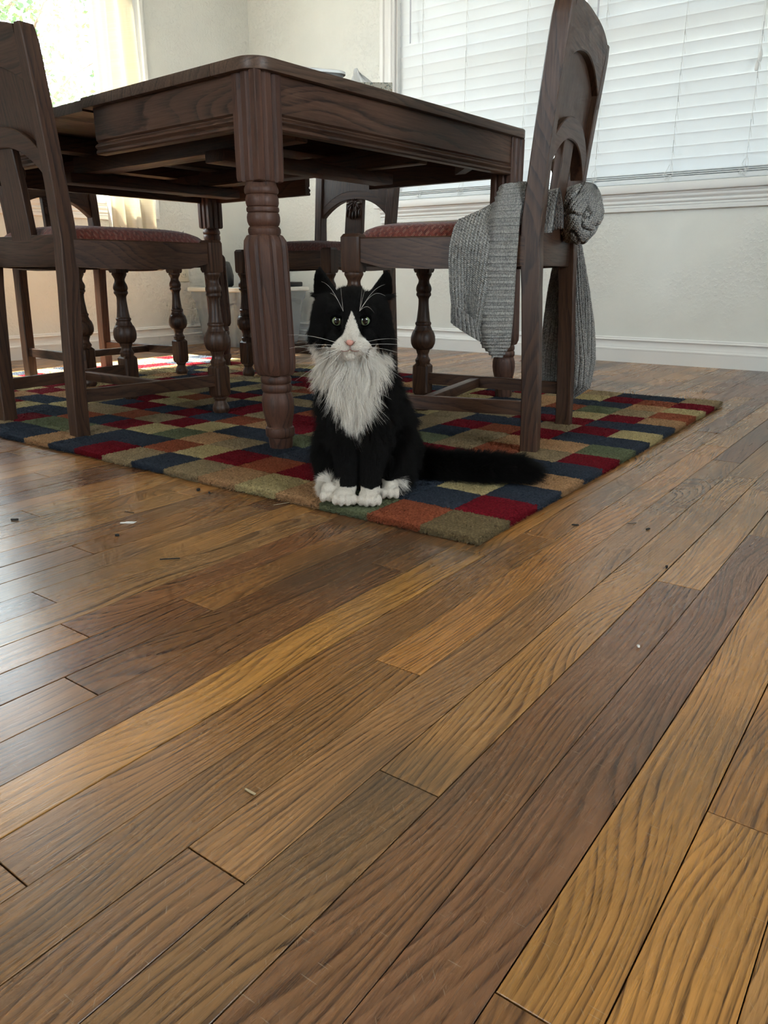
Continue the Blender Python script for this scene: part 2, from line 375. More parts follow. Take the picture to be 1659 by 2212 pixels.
# window_2: the blind window
def box_part(name, lo, hi, mat, parent, ch=0.003, grain='x'): return part(name, MB().box(lo, hi, ch), mat, parent, grain=grain)
w2 = tag(empty('window_2', (XW, (W2[0] + W2[1]) / 2, 0)), 'wide white framed double window behind two closed blinds', 'window', kind='structure')
def at_w2(o): o.location = (-XW, -(W2[0] + W2[1]) / 2, 0); return o
def vcasing(y0, y1, z0, z1):
    mb = MB(); d = 1 if y1 > y0 else -1
    pr = [(0.0, 0.0), (0.012, 0.0), (0.016, 0.10), (0.012, 0.16), (0.018, 0.22), (0.018, 0.40), (0.012, 0.46), (0.015, 0.70), (0.022, 0.78), (0.022, 1.0), (0.0, 1.0)]
    lo = [(XW - o, y0 + (y1 - y0) * t, z0) for o, t in pr]; hi = [(x, y, z1) for x, y, z in lo]
    return mb.rings([lo, hi])
at_w2(part('casing', vcasing(W2[1], W2[1] + 0.082, 0.745, 2.07), 'trim', w2, grain='z'))
at_w2(part('casing', vcasing(W2[0], W2[0] - 0.082, 0.745, 2.07), 'trim', w2, grain='z'))
at_w2(box_part('head_casing', (XW - 0.02, W2[0] - 0.09, W2[3]), (XW, W2[1] + 0.09, W2[3] + 0.09), 'trim', w2))
at_w2(box_part('stool', (XW - 0.048, W2[0] - 0.11, 0.712), (XW + WT, W2[1] + 0.11, 0.747), 'trim', w2, 0.006, 'y'))
AP = [(0.010, 0.640), (0.018, 0.642), (0.018, 0.655)] + arc(0.014, 0.657, 0.014, 0.668, 0.004) + arc(0.018, 0.670, 0.018, 0.683, 0.004) + arc(0.020, 0.686, 0.026, 0.702, 0.004) + [(0.030, 0.706), (0.030, 0.713)]
at_w2(part('apron', moulding(AP, 'y', W2[0] - 0.08, W2[1] + 0.08, XW, -1), 'trim', w2, grain='y'))
at_w2(box_part('mullion', (XW + 0.045, 1.510, 0.745), (XW + WT, 1.610, W2[3]), 'trim', w2, 0.004, 'z'))
for (y0, y1) in ((W2[0], 1.51), (1.61, W2[1])):
    at_w2(box_part('jamb', (XW + 0.0, y0, 0.747), (XW + WT, y0 + 0.012, W2[3]), 'trim', w2, 0.002, 'z')) if y0 != 1.61 else None
    at_w2(box_part('jamb', (XW + 0.0, y1 - 0.012, 0.747), (XW + WT, y1, W2[3]), 'trim', w2, 0.002, 'z')) if y1 == W2[1] else None
    for z0, z1 in ((0.747, 0.80), (1.34, 1.385), (W2[3] - 0.05, W2[3])):
        at_w2(box_part('sash_rail', (XW + 0.085, y0 + 0.012, z0), (XW + 0.125, y1 - 0.012, z1), 'trim', w2))
    for ya, yb in ((y0 + 0.012, y0 + 0.055), (y1 - 0.055, y1 - 0.012)):
        at_w2(box_part('sash_stile', (XW + 0.085, ya, 0.80), (XW + 0.125, yb, W2[3] - 0.05), 'trim', w2))
    for z0, z1 in ((0.80, 1.34), (1.385, W2[3] - 0.05)):
        at_w2(box_part('pane', (XW + 0.103, y0 + 0.05, z0), (XW + 0.107, y1 - 0.05, z1), 'glass', w2, 0))

# window_1: the bright window with curtain
w1 = tag(empty('window_1', ((W1[0] + W1[1]) / 2, YW, 0)), 'tall white framed window full of daylight with a tree outside', 'window', kind='structure')
def at_w1(o): o.location = (-(W1[0] + W1[1]) / 2, -YW, 0); return o
def hcasing(x0, x1, z0, z1):
    pr = [(0.0, 0.0), (0.012, 0.0), (0.016, 0.10), (0.012, 0.16), (0.018, 0.22), (0.018, 0.40), (0.012, 0.46), (0.015, 0.70), (0.022, 0.78), (0.022, 1.0), (0.0, 1.0)]
    lo = [(x0 + (x1 - x0) * t, YW - o, z0) for o, t in pr]; hi = [(x, y, z1) for x, y, z in lo]
    return MB().rings([lo, hi])
at_w1(part('casing', hcasing(W1[1], W1[1] + 0.082, 0.66, 2.19), 'trim', w1, grain='z'))
at_w1(part('casing', hcasing(W1[0], W1[0] - 0.082, 0.66, 2.19), 'trim', w1, grain='z'))
at_w1(box_part('head_casing', (W1[0] - 0.09, YW - 0.02, W1[3]), (W1[1] + 0.09, YW, W1[3] + 0.09), 'trim', w1))
at_w1(box_part('stool', (W1[0] - 0.03, YW - 0.045, 0.712), (W1[1] + 0.03, YW + WT, 0.747), 'trim', w1, 0.006))
at_w1(part('apron', moulding(AP, 'x', W1[0] - 0.0, W1[1] + 0.0, YW, -1), 'trim', w1))
for z0, z1 in ((0.747, 0.80), (1.40, 1.445), (W1[3] - 0.05, W1[3])):
    if z0 != 1.40: at_w1(box_part('sash_rail', (W1[0] + 0.012, YW + 0.085, z0), (W1[1] - 0.012, YW + 0.125, z1), 'trim', w1))
for xa, xb in ((W1[0], W1[0] + 0.05), (W1[1] - 0.05, W1[1])):
    at_w1(box_part('sash_stile', (xa, YW + 0.085, 0.80), (xb, YW + 0.125, W1[3] - 0.05), 'trim', w1))
at_w1(box_part('pane', (W1[0] + 0.045, YW + 0.103, 0.79), (W1[1] - 0.045, YW + 0.107, W1[3] - 0.045), 'glass', w1, 0))

# planks
P0Y, PW = 0.1403, 0.05675
TONES = [(0.30, 0.155, 0.062), (0.25, 0.125, 0.052), (0.36, 0.20, 0.082), (0.20, 0.098, 0.048), (0.27, 0.15, 0.068), (0.33, 0.175, 0.068), (0.22, 0.118, 0.058), (0.17, 0.082, 0.044)]
GOLD, PURP, YELL, TAN, ORNG, BRWN = (0.36, 0.190, 0.062), (0.160, 0.082, 0.048), (0.44, 0.235, 0.075), (0.32, 0.185, 0.085), (0.37, 0.185, 0.062), (0.22, 0.110, 0.046)
JOINTS = {   # row: (joint x positions, tones between them)
    -2: ([0.522], [GOLD, (0.30, 0.15, 0.05)]), -1: ([0.296], [BRWN, GOLD]), 0: ([1.218], [PURP, TAN]), 1: ([0.950, 1.497], [(0.19, 0.098, 0.052), TAN, (0.24, 0.13, 0.066)]),
    2: ([0.417, 1.578], [(0.22, 0.125, 0.06), (0.31, 0.17, 0.066), TAN]), 3: ([1.301], [(0.30, 0.165, 0.075), (0.26, 0.145, 0.07)]), 4: ([0.562, 1.850], [(0.25, 0.132, 0.052), ORNG, TAN]),
    5: ([1.02], [(0.27, 0.14, 0.055), (0.30, 0.16, 0.07)]), 6: ([0.90, 1.638], [YELL, (0.33, 0.17, 0.06), TAN]), 7: ([0.78, 1.49], [(0.20, 0.10, 0.048), BRWN, TAN]), 8: ([0.35, 1.1], [BRWN, (0.19, 0.093, 0.042)]),
    9: ([0.543, 1.3], [(0.19, 0.09, 0.044), (0.24, 0.12, 0.046)]), 10: ([0.415, 1.25], [(0.30, 0.155, 0.068), (0.22, 0.105, 0.05)]), 11: ([0.9], [(0.31, 0.18, 0.085), BRWN]), 14: ([0.572, 1.1], [(0.24, 0.13, 0.075), (0.28, 0.14, 0.055)]), 22: ([0.774], [(0.27, 0.14, 0.07), (0.30, 0.16, 0.07)]),
}
RX, RY, RTH, CELL, NX, NY = 0.925, 0.507, 0.010, 0.1016, 15, 24
RUG = (RX, RY, RX + NX * CELL, RY + NY * CELL)
def hidden_under_rug(x0, x1, y0, y1):
    return x0 > RUG[0] + 0.12 and x1 < RUG[2] - 0.10 and y0 > RUG[1] + 0.12 and y1 < RUG[3] - 0.10
def in_view(x0, x1, y0, y1):
    for x in np.linspace(max(x0, 0.05), x1, 9):
        for y in (y0, y1):
            f = x * math.cos(AZ) + y * math.sin(AZ); r = x * math.sin(AZ) - y * math.cos(AZ)
            dep = f * math.cos(PITCH) + CAM_H * math.sin(PITCH); up = f * math.sin(PITCH) - CAM_H * math.cos(PITCH)
            if dep > 0.05 and abs(r / dep) < 0.66 and abs(up / dep) < 0.85: return True
    return False
rest = MB(); rest_tone = []
nplank = 0
PL = []
for row in range(-40, 60):
    y0 = P0Y + row * PW; y1 = y0 + PW
    if y0 > YW - 0.01 or y1 < YB: continue
    r = random.Random(row * 31 + 5)
    if row in JOINTS:
        js, ts = JOINTS[row]; xs = [-2.5 + r.uniform(0, .5), js[0] - r.uniform(0.7, 1.1)] + js; tn = [r.choice(TONES), ts[0]] + list(ts[0:])
        tn = [r.choice(TONES)] + [ts[0]] + list(ts[1:])
    else:
        xs = [-2.5, -1.2 + r.uniform(0, 0.9)]; tn = [r.choice(TONES)]
        while xs[-1] < 0.2: xs.append(xs[-1] + r.uniform(0.45, 1.0))
        tn = [r.choice(TONES) for _ in xs[1:]]
    while xs[-1] < XW - 0.5: xs.append(xs[-1] + r.uniform(0.35, 1.25)); tn.append(r.choice(TONES))
    xs[-1] = XW; xs[0] = XB
    for i in range(len(xs) - 1):
        t = tn[i] if i < len(tn) else r.choice(TONES)
        PL.append((xs[i], xs[i + 1], y0, min(y1, YW), t, row))
for (x0, x1, y0, y1, t, row) in PL:
    gap = 0.0007 if rnd.random() < 0.7 else 0.0013
    dz = rnd.uniform(-0.0006, 0.0)
    g = 0.0006; c = 0.0004; zt = dz; zb = -0.019
    mb = MB()
    X0, X1, Y0, Y1 = x0 + g, x1 - g, y0 + gap / 2, y1 - gap / 2
    nx = 2
    v = [(X0, Y0, zb), (X1, Y0, zb), (X1, Y1, zb), (X0, Y1, zb), (X0, Y0, zt - c), (X1, Y0, zt - c), (X1, Y1, zt - c), (X0, Y1, zt - c),
         (X0 + c, Y0 + c, zt), (X1 - c, Y0 + c, zt), (X1 - c, Y1 - c, zt), (X0 + c, Y1 - c, zt)]
    fc = [(0, 1, 5, 4), (1, 2, 6, 5), (2, 3, 7, 6), (3, 0, 4, 7), (4, 5, 9, 8), (5, 6, 10, 9), (6, 7, 11, 10), (7, 4, 8, 11), (8, 9, 10, 11)]
    if not in_view(x0, x1, y0, y1) or hidden_under_rug(x0, x1, y0, y1) or y0 < -0.4:
        rest.add(v, fc); rest_tone += [(t[0] * 1.16, t[1] * 1.06, t[2] * 0.86, 1.0)] * len(v); continue
    k = rnd.uniform(0.88, 1.12)
    mb.add(v, fc)
    o = part('plank', mb, 'plank', floor, smooth=False, tone=(t[0] * k * 1.16, t[1] * k * 1.06, t[2] * k * 0.86), seed=row * 17 + int(x0 * 100))
    nplank += 1
o = part('planks_out_of_view', rest, 'plank', floor, smooth=False, tone=TONES[0]); tag(o, kind='stuff'); o.name = 'plank_remainder'
o.data.attributes['tone'].data.foreach_set('color', np.array(rest_tone, np.float32).ravel())
print('planks', nplank)

# ------------------------------------------------------------------ rug
RUGMAP = [  # rows i = 0..14 (away from viewer along X), columns j = 0..23
    'BOGPYPTNTRNPNN' 'TPNRYTNOTR', 'RNNPRORYONNTGG' 'RNYPNTRYNP', 'NYNTNNNTPGYRNO' 'NNYRTNPYRT', 'PTNRYNGNNYRTOT' 'TYNNPRYTNO',
    'NNORRPTRPONRNR' 'NTPPRYNTRY', 'RTOTGTPRRTRNTY' 'RNTPTRNYPT', 'GPPTNTPYONRNTO' 'YNTRYPNTRN', 'NNRORTNPPTTYRN' 'TRPNTYRNPY',
    'YRTNNTYTNPNTNY' 'NPTRYNTPRN', 'NNRRTNPYRTOOTT' 'NYRNPTYNRT', 'PRYNTPRNTYNPRN' 'YTPRNYTRNP', 'OTGOPNYTRNPTYR' 'NPRTYNPRTY',
    'YPNNPTRYNPTRNY' 'TRNPYTRNYP', 'RORYTRNYTPRNYT' 'RNYTPRNTYR', 'TNNTPNRNTYNRTP' 'NYTRNPYRNT']
RUGMAP[0] = 'BOGPYPTNTRNPNN' + 'TPNRYTNOTR'
rug = tag(empty('rug', (RX, RY, 0), RTH), 'tufted wool rug with a multicoloured checker of small blocks under the dining table', 'rug')
LX, LY = NX * CELL, NY * CELL
part('backing', MB().box((0.004, 0.004, 0.0), (LX - 0.004, LY - 0.004, 0.006), 0.002), 'rug_back', rug)
def pile_block(seed, edge=()):
    r = random.Random(seed); n = 13; H = 0.0155; half = CELL / 2
    P = []
    ph = r.uniform(0, 6)
    for i in range(n):
        row = []
        for j in range(n):
            u, v = i / (n - 1) * 2 - 1, j / (n - 1) * 2 - 1
            e = max(abs(u), abs(v)); fall = 0.0035 * max(0, (e - 0.78) / 0.22) ** 2
            z = H - fall + 0.0007 * math.sin(u * 21 + ph + 0.8 * math.sin(v * 4 + ph)) + r.uniform(-.0005, .0005)
            x, y = u * half * 1.012, v * half * 1.012
            row.append((x + r.uniform(-.0008, .0008), y + r.uniform(-.0008, .0008), z))
        P.append(row)
    mb = MB().grid(P)
    # skirt down to the backing
    ring = [P[i][0] for i in range(n)] + [P[n - 1][j] for j in range(1, n)] + [P[i][n - 1] for i in range(n - 2, -1, -1)] + [P[0][j] for j in range(n - 2, 0, -1)]
    low = [(x * 0.99, y * 0.99, 0.004) for x, y, z in ring]
    mb.rings([ring, low], cap=False)
    # yarn ends
    for k in range(620):
        u, v = r.uniform(-1, 1), r.uniform(-1, 1)
        x, y = u * half * 0.99, v * half * 0.99
        e = max(abs(u), abs(v)); z0 = H - 0.0035 * max(0, (e - 0.78) / 0.22) ** 2 - 0.001
        a = r.uniform(0, 2 * PI); w = 0.0013; l = r.uniform(0.0015, 0.0036)
        dx, dy = r.uniform(-.002, .002), r.uniform(-.002, .002)
        mb.add([(x + w * math.cos(a), y + w * math.sin(a), z0), (x - w * math.cos(a), y - w * math.sin(a), z0), (x + dx, y + dy, z0 + l)], [(0, 1, 2)])
    for d in edge:                           # shaggy outer side of the rug
        for k in range(520):
            s = r.uniform(-1, 1) * half; h = r.uniform(0.002, 0.0145); o_ = half * 0.985 - 0.001; w = 0.0016
            out = r.uniform(0.002, 0.006); dn = r.uniform(0.001, 0.004); ds = r.uniform(-.002, .002)
            if d == 'x-': q = [(-o_, s - w, h), (-o_, s + w, h), (-o_ - out, s + ds, h - dn)]
            elif d == 'x+': q = [(o_, s - w, h), (o_, s + w, h), (o_ + out, s + ds, h - dn)]
            elif d == 'y-': q = [(s - w, -o_, h), (s + w, -o_, h), (s + ds, -o_ - out, h - dn)]
            else: q = [(s - w, o_, h), (s + w, o_, h), (s + ds, o_ + out, h - dn)]
            mb.add([(a, b, max(c, 0.0008)) for a, b, c in q], [(0, 1, 2)])
    me = bpy.data.meshes.new('pile_block'); me.from_pydata(mb.v, [], mb.f); me.shade_smooth()
    me.materials.append(MAT['pile_T'])
    return me
variants = {}
def block_mesh(i, j):
    ed = []
    if i == 0: ed.append('x-')
    if i == NX - 1: ed.append('x+')
    if j == 0: ed.append('y-')
    if j == NY - 1: ed.append('y+')
    k = (tuple(ed), (i * 7 + j * 3) % 6 if not ed else (i + j) % 3)
    if k not in variants: variants[k] = pile_block(hash(k) % 9999 if False else sum(map(ord, str(k))), ed)
    return variants[k]
jr = random.Random(11)
cells = []
for i in range(NX):
    for j in range(NY):
        x, y = RX + (i + 0.5) * CELL, RY + (j + 0.5) * CELL
        f = x * math.cos(AZ) + y * math.sin(AZ); q = (x * math.sin(AZ) - y * math.cos(AZ)) / (f * math.cos(PITCH) + 0.1)
        cells.append((f + (10 if abs(q) > 0.53 else 0), i, j))
cells.sort()
rest_v, rest_f, rest_m, keys = [], [], [], list(RUGC)
for k, (d, i, j) in enumerate(cells):
    c = RUGMAP[i][j]; loc = ((i + 0.5) * CELL, (j + 0.5) * CELL, jr.uniform(-0.0012, 0.0012))
    me = block_mesh(i, j)
    if k < 300:
        o = bpy.data.objects.new('pile_block', me); COL.objects.link(o); o.parent = rug; o.location = loc
        if 0 < i < NX - 1 and 0 < j < NY - 1: o.rotation_euler = (0, 0, jr.choice((0, PI)) + jr.uniform(-.015, .015))
        o.material_slots[0].link = 'OBJECT'; o.material_slots[0].material = MAT['pile_' + c]
    else:
        n0 = len(rest_v); rest_v += [(v.co.x + loc[0], v.co.y + loc[1], v.co.z + loc[2]) for v in me.vertices]
        fs = [tuple(v + n0 for v in p.vertices) for p in me.polygons]; rest_f += fs; rest_m += [keys.index(c)] * len(fs)
me = bpy.data.meshes.new('pile_remainder'); me.from_pydata(rest_v, [], rest_f); me.shade_smooth()
for c in keys: me.materials.append(MAT['pile_' + c])
me.polygons.foreach_set('material_index', rest_m)
o = bpy.data.objects.new('pile_remainder', me); COL.objects.link(o); o.parent = rug; tag(o, kind='stuff')
RZ = 0.016        # top of the pile

# ------------------------------------------------------------------ dining table
TTH = math.radians(-3.2)
table = tag(empty('dining_table', (1.196, 1.161, 0), TTH), 'dark carved oak extension table with fluted legs and turned collars', 'table')
LU, LV = 0.955, 1.37
SHU, SHV = -0.0127, 0.0152        # the old table leans slightly: top offset against the feet
def lean(mb):
    out = []
    for x, y, z in mb.v:
        k = min(max((z - RZ) / 0.55, 0), 1); out.append((x + SHU * k, y + SHV * k, z))
    mb.v = out; return mb
def square_section(h, cx, cy, z, ch, flute=0.0, fw=0.006):
    # square with chamfered corners and two flutes per side (constant 4*7 points)
    pts = []
    a = h - ch; g = h * 0.36
    side = [(-a, 0), (-g - fw, 0), (-g, flute), (-g + fw, 0), (g - fw, 0), (g, flute), (g + fw, 0), (a, 0)]
    for k in range(4):
        ca, sa = [(1, 0), (0, 1), (-1, 0), (0, -1)][k]
        for s, d in side:
            x, y = s, -(h - d)
            pts.append((cx + x * ca - y * sa, cy + x * sa + y * ca, z))
    return pts
def table_leg(cx, cy):
    mb = MB()
    S = lambda h, z, ch, fl: square_section(h, cx, cy, z, ch, fl)
    mb.rings([S(0.0345, 0.752, 0.002, 0.005), S(0.0345, 0.566, 0.002, 0.005), S(0.0335, 0.560, 0.003, 0.004), S(0.031, 0.558, 0.006, 0.001)])
    mb.lathe([(0.560, 0.030), (0.552, 0.0315), (0.550, 0.033), (0.546, 0.0345), (0.540, 0.0345), (0.537, 0.033), (0.5355, 0.0305), (0.534, 0.0315), (0.528, 0.0335), (0.520, 0.0335), (0.514, 0.0318), (0.5125, 0.0300),
              (0.511, 0.0328), (0.507, 0.0335), (0.503, 0.0325), (0.5015, 0.0300), (0.500, 0.0322), (0.493, 0.0338), (0.485, 0.0335), (0.478, 0.031), (0.4755, 0.0285), (0.474, 0.031), (0.470, 0.0335), (0.464, 0.0335), (0.460, 0.032), (0.452, 0.030)], (cx, cy), 32)
    mb.rings([S(0.026, 0.4600, 0.010, 0.001), S(0.032, 0.4575, 0.012, 0.002), S(0.0372, 0.448, 0.0135, 0.004), S(0.0385, 0.432, 0.0135, 0.004), S(0.0385, 0.205, 0.0135, 0.004), S(0.0375, 0.188, 0.0135, 0.004), S(0.033, 0.176, 0.012, 0.002), S(0.028, 0.1735, 0.010, 0.001)])
    mb.lathe([(0.176, 0.029), (0.172, 0.0315), (0.168, 0.033), (0.161, 0.033), (0.158, 0.0315), (0.1565, 0.0295), (0.155, 0.0315), (0.151, 0.0332), (0.144, 0.0332), (0.140, 0.0318), (0.1375, 0.0295), (0.134, 0.0315), (0.122, 0.0345), (0.108, 0.0350), (0.094, 0.0338), (0.078, 0.0305), (0.066, 0.0278), (0.0625, 0.0280), (0.060, 0.0310), (0.054, 0.0322), (0.044, 0.0322), (0.040, 0.0305), (0.038, 0.0270), (0.024, 0.0262), (RZ - 0.005, 0.0245)], (cx, cy), 32)
    return mb
for cx, cy in ((0, 0), (LU, 0), (LU, LV), (0, LV)):
    part('leg', lean(table_leg(cx, cy)), 'oak_red', table, grain='z', angle=28)
# aprons with a beaded lower edge (profile: outward, z)
def apron(u0, v0, u1, v1, nx, ny):
    pr = [(-0.022, 0.752), (0.0, 0.752), (0.0, 0.684)] + arc(-0.002, 0.682, -0.002, 0.676, -0.003, 3) + arc(0.000, 0.675, 0.000, 0.665, 0.004, 5) + [(-0.001, 0.663), (0.002, 0.661), (0.003, 0.656), (0.000, 0.653), (-0.022, 0.653)]
    A = [(u0 + nx * o, v0 + ny * o, z) for o, z in pr]; B = [(u1 + nx * o, v1 + ny * o, z) for o, z in pr]
    return lean(MB().rings([A, B]))
o_ = 0.030
V1, V2 = 0.560, LV - 0.560
part('apron', apron(0.03, -o_, LU - 0.03, -o_, 0, -1), 'oak_dark', table)
part('apron', apron(-o_, 0.03, -o_, V1 - 0.025, -1, 0), 'oak_dark', table, grain='y')
part('apron', apron(LU + o_, 0.03, LU + o_, V1 - 0.025, 1, 0), 'oak_dark', table, grain='y')
part('apron', apron(-o_, V2 + 0.025, -o_, LV - 0.03, -1, 0), 'oak_dark', table, grain='y')
part('apron', apron(LU + o_, V2 + 0.025, LU + o_, LV - 0.03, 1, 0), 'oak_dark', table, grain='y')
part('apron', apron(0.03, LV + o_, LU - 0.03, LV + o_, 0, 1), 'oak_dark', table)
# the top: boards side by side across the table, rounded outer corners
OV = 0.046
U0, U1, VA, VB = -OV, LU + OV, -OV, LV + OV
def corner_poly(u0, u1, v0, v1, rl, rh):   # rounded at low-v end (rl) / high-v end (rh)
    pts = []
    def arcp(cu, cv, r, a0): return [(cu + r * math.cos(a0 + PI / 2 * k / 6), cv + r * math.sin(a0 + PI / 2 * k / 6)) for k in range(7)]
    pts += arcp(u0 + rl, v0 + rl, rl, PI) if rl else [(u0, v0)]
    pts += arcp(u1 - rl, v0 + rl, rl, 1.5 * PI) if rl else [(u1, v0)]
    pts += arcp(u1 - rh, v1 - rh, rh, 0) if rh else [(u1, v1)]
    pts += arcp(u0 + rh, v1 - rh, rh, PI / 2) if rh else [(u0, v1)]
    return pts
def slab(poly, z0, z1, e=0.004):
    cu = sum(p[0] for p in poly) / len(poly); cv = sum(p[1] for p in poly) / len(poly)
    bm = bmesh.new(); vs = [bm.verts.new((p[0], p[1], z0)) for p in poly]; f = bm.faces.new(vs)
    r = bmesh.ops.extrude_face_region(bm, geom=[f]); bmesh.ops.translate(bm, vec=(0, 0, z1 - z0), verts=[g for g in r['geom'] if isinstance(g, bmesh.types.BMVert)])
    ed = [g for g in bm.edges if abs(g.verts[0].co.z - g.verts[1].co.z) < 1e-6]
    bmesh.ops.bevel(bm, geom=ed, offset=e, segments=2, profile=0.6, affect='EDGES', clamp_overlap=True)
    bm.verts.index_update(); mb = MB(); mb.add([w.co[:] for w in bm.verts], [[w.index for w in f.verts] for f in bm.faces]); bm.free()
    return mb
def boards(v0, v1, cuts, first, last, z0=0.752, z1=0.775, ov=0.0):
    c = [v0] + [v0 + (v1 - v0) * q for q in cuts] + [v1]
    for k in range(len(c) - 1):
        g = 0.0004
        po = corner_poly(U0 + ov, U1 - ov, c[k] + g, c[k + 1] - g, 0.045 if first and k == 0 else 0, 0.045 if last and k == len(c) - 2 else 0)
        part('top_board', lean(slab(po, z0, z1, 0.0012 if not (first or last) else 0.003)), 'oak_top', table, grain='x')
boards(VA, V1, (0.21, 0.42, 0.66, 0.83), True, False)
boards(V1 + 0.002, V2 - 0.002, (0.5,), False, False, 0.748, 0.772, 0.004)
boards(V2, VB, (0.25, 0.5, 0.77), False, True)
# sliding rails and braces underneath
for u, z0, z1, a, b in ((0.20, 0.668, 0.715, 0.10, 1.05), (0.245, 0.672, 0.718, 0.35, 1.30), (0.66, 0.668, 0.715, 0.10, 1.05), (0.705, 0.672, 0.718, 0.35, 1.30)):
    part('slide_rail', lean(MB().box((u, a, z0), (u + 0.040, b, z1), 0.003)), 'oak_dark', table, grain='y')
for v in (0.16, 0.43, 0.93, 1.22):
    part('cross_brace', lean(MB().box((0.0, v, 0.712), (LU, v + 0.06, 0.751), 0.003)), 'oak_dark', table)
for v in (0.30, 1.00):
    part('cross_brace', lean(MB().box((0.16, v, 0.640), (0.80, v + 0.075, 0.668), 0.003)), 'oak_red', table)
for cu, cv, su, sv in ((0.03, 0.03, 1, 1), (LU - 0.03, 0.03, -1, 1), (0.03, LV - 0.03, 1, -1), (LU - 0.03, LV - 0.03, -1, -1)):
    poly = [(cu - 0.01 * su, cv + 0.10 * sv), (cu + 0.10 * su, cv - 0.01 * sv), (cu + 0.14 * su, cv - 0.01 * sv), (cu - 0.01 * su, cv + 0.14 * sv)]
    part('corner_block', lean(slab(poly, 0.668, 0.735, 0.002)), 'oak_red', table)

# ------------------------------------------------------------------ dining chairs
def chair():
    root = empty('dining_chair')
    HB, HF, D = 0.1675, 0.205, 0.41        # half back spacing, half front spacing, depth (leg centres)
    W = 'oak_chair'
    def yb(z):                              # side profile of the back leg / stile centreline
        if z < 0.44: return 0.022 * (z / 0.44) ** 1.4
        return 0.022 - 0.045 * ((z - 0.44) / 0.43) ** 1.25
    def xb(z): return HB + 0.012 * max(0, (z - 0.45) / 0.42)
    ZT = 0.855
    for sx in (-1, 1):
        R = []
        for z in [0.0, 0.06, 0.15, 0.25, 0.34, 0.40, 0.44, 0.48, 0.56, 0.64, 0.72, 0.79, 0.825, 0.845, ZT]:
            hd = 0.0185 + (0.002 if 0.36 < z < 0.5 else 0) ; hw = 0.0165
            if z > 0.82: hd -= 0.002 * (z - 0.82) / 0.035; hw -= 0.006 * ((z - 0.82) / 0.035) ** 2
            cx, cy = sx * xb(z), yb(z); c = 0.0022
            R.append([(cx - hw + c, cy - hd, z), (cx + hw - c, cy - hd, z), (cx + hw, cy - hd + c, z), (cx + hw, cy + hd - c, z), (cx + hw - c, cy + hd, z), (cx - hw + c, cy + hd, z), (cx - hw, cy + hd - c, z), (cx - hw, cy - hd + c, z)])
        part('back_leg', MB().rings(R), W, root, grain='z')
        # turned front leg
        cx, cy = sx * HF, D
        mb = MB(); h = 0.0225
        sq = lambda h, z, c: [(cx - h + c, cy - h, z), (cx + h - c, cy - h, z), (cx + h, cy - h + c, z), (cx + h, cy + h - c, z), (cx + h - c, cy + h, z), (cx - h + c, cy + h, z), (cx - h, cy + h - c, z), (cx - h, cy - h + c, z)]
        mb.rings([sq(h - 0.004, 0.4535, 0.005), sq(h, 0.447, 0.004), sq(h, 0.380, 0.004), sq(h - 0.002, 0.3735, 0.005)])
        mb.lathe([(0.375, 0.0195), (0.372, 0.0212), (0.368, 0.0212), (0.364, 0.019), (0.356, 0.0150), (0.352, 0.0145), (0.347, 0.0155), (0.341, 0.0188), (0.336, 0.0205), (0.330, 0.0212), (0.325, 0.0200), (0.3225, 0.0185), (0.321, 0.0195), (0.318, 0.0205), (0.314, 0.0198), (0.311, 0.0170), (0.305, 0.0142), (0.295, 0.0140), (0.280, 0.0150), (0.260, 0.0172),
                  (0.247, 0.0190), (0.245, 0.0198), (0.243, 0.0220), (0.239, 0.0222), (0.236, 0.0205), (0.234, 0.0205), (0.228, 0.0232), (0.223, 0.0250), (0.221, 0.0275), (0.215, 0.0305), (0.206, 0.0332), (0.196, 0.0340), (0.186, 0.0328), (0.177, 0.0285), (0.172, 0.0235), (0.1705, 0.0195), (0.168, 0.0190), (0.164, 0.0175), (0.157, 0.0152), (0.151, 0.0162), (0.146, 0.0190), (0.1435, 0.0208), (0.139, 0.0210), (0.136, 0.0195), (0.130, 0.019)], (cx, cy), 28)
        mb.rings([sq(h - 0.006, 0.133, 0.004), sq(h, 0.126, 0.0045), sq(h, 0.054, 0.0045), sq(h - 0.004, 0.0465, 0.005)])
        mb.lathe([(0.050, 0.0175), (0.047, 0.0195), (0.043, 0.0195), (0.040, 0.0165), (0.036, 0.0150), (0.031, 0.0165), (0.024, 0.0205), (0.016, 0.0232), (0.008, 0.0225), (0.002, 0.0185), (0.0, 0.017)], (cx, cy), 28)
        part('front_leg', mb, W, root, grain='z', angle=30)
        # side seat rail, slightly bowed underneath
        p0 = (sx * (HB + 0.002), yb(0.42)); p1 = (sx * HF, D)
        R = []
        for t in [0.02, 0.2, 0.4, 0.6, 0.8, 0.97]:
            x = p0[0] + (p1[0] - p0[0]) * t + sx * 0.006 * math.sin(PI * t); y = p0[1] + (p1[1] - p0[1]) * t
            zb = 0.386 - 0.006 * math.sin(PI * t) + (0.012 if t > 0.9 else 0)
            R.append([(x - 0.013, y, zb), (x + 0.013, y, zb), (x + 0.013, y, 0.443), (x + 0.010, y, 0.446), (x - 0.010, y, 0.446), (x - 0.013, y, 0.443)])
        part('seat_rail', MB().rings(R), W, root, grain='y')
        # side stretcher
        q0 = (sx * HB, 0.012); q1 = (sx * HF, D - 0.01)
        R = [[(x - 0.009, y, 0.078), (x + 0.009, y, 0.078), (x + 0.009, y, 0.106), (x + 0.007, y, 0.108), (x - 0.007, y, 0.108), (x - 0.009, y, 0.106)] for x, y in (q0, q1)]
        part('stretcher', MB().rings(R), W, root, grain='y')
    part('stretcher', MB().box((-HB - 0.012, 0.235, 0.080), (HB + 0.012, 0.258, 0.104), 0.002), W, root)
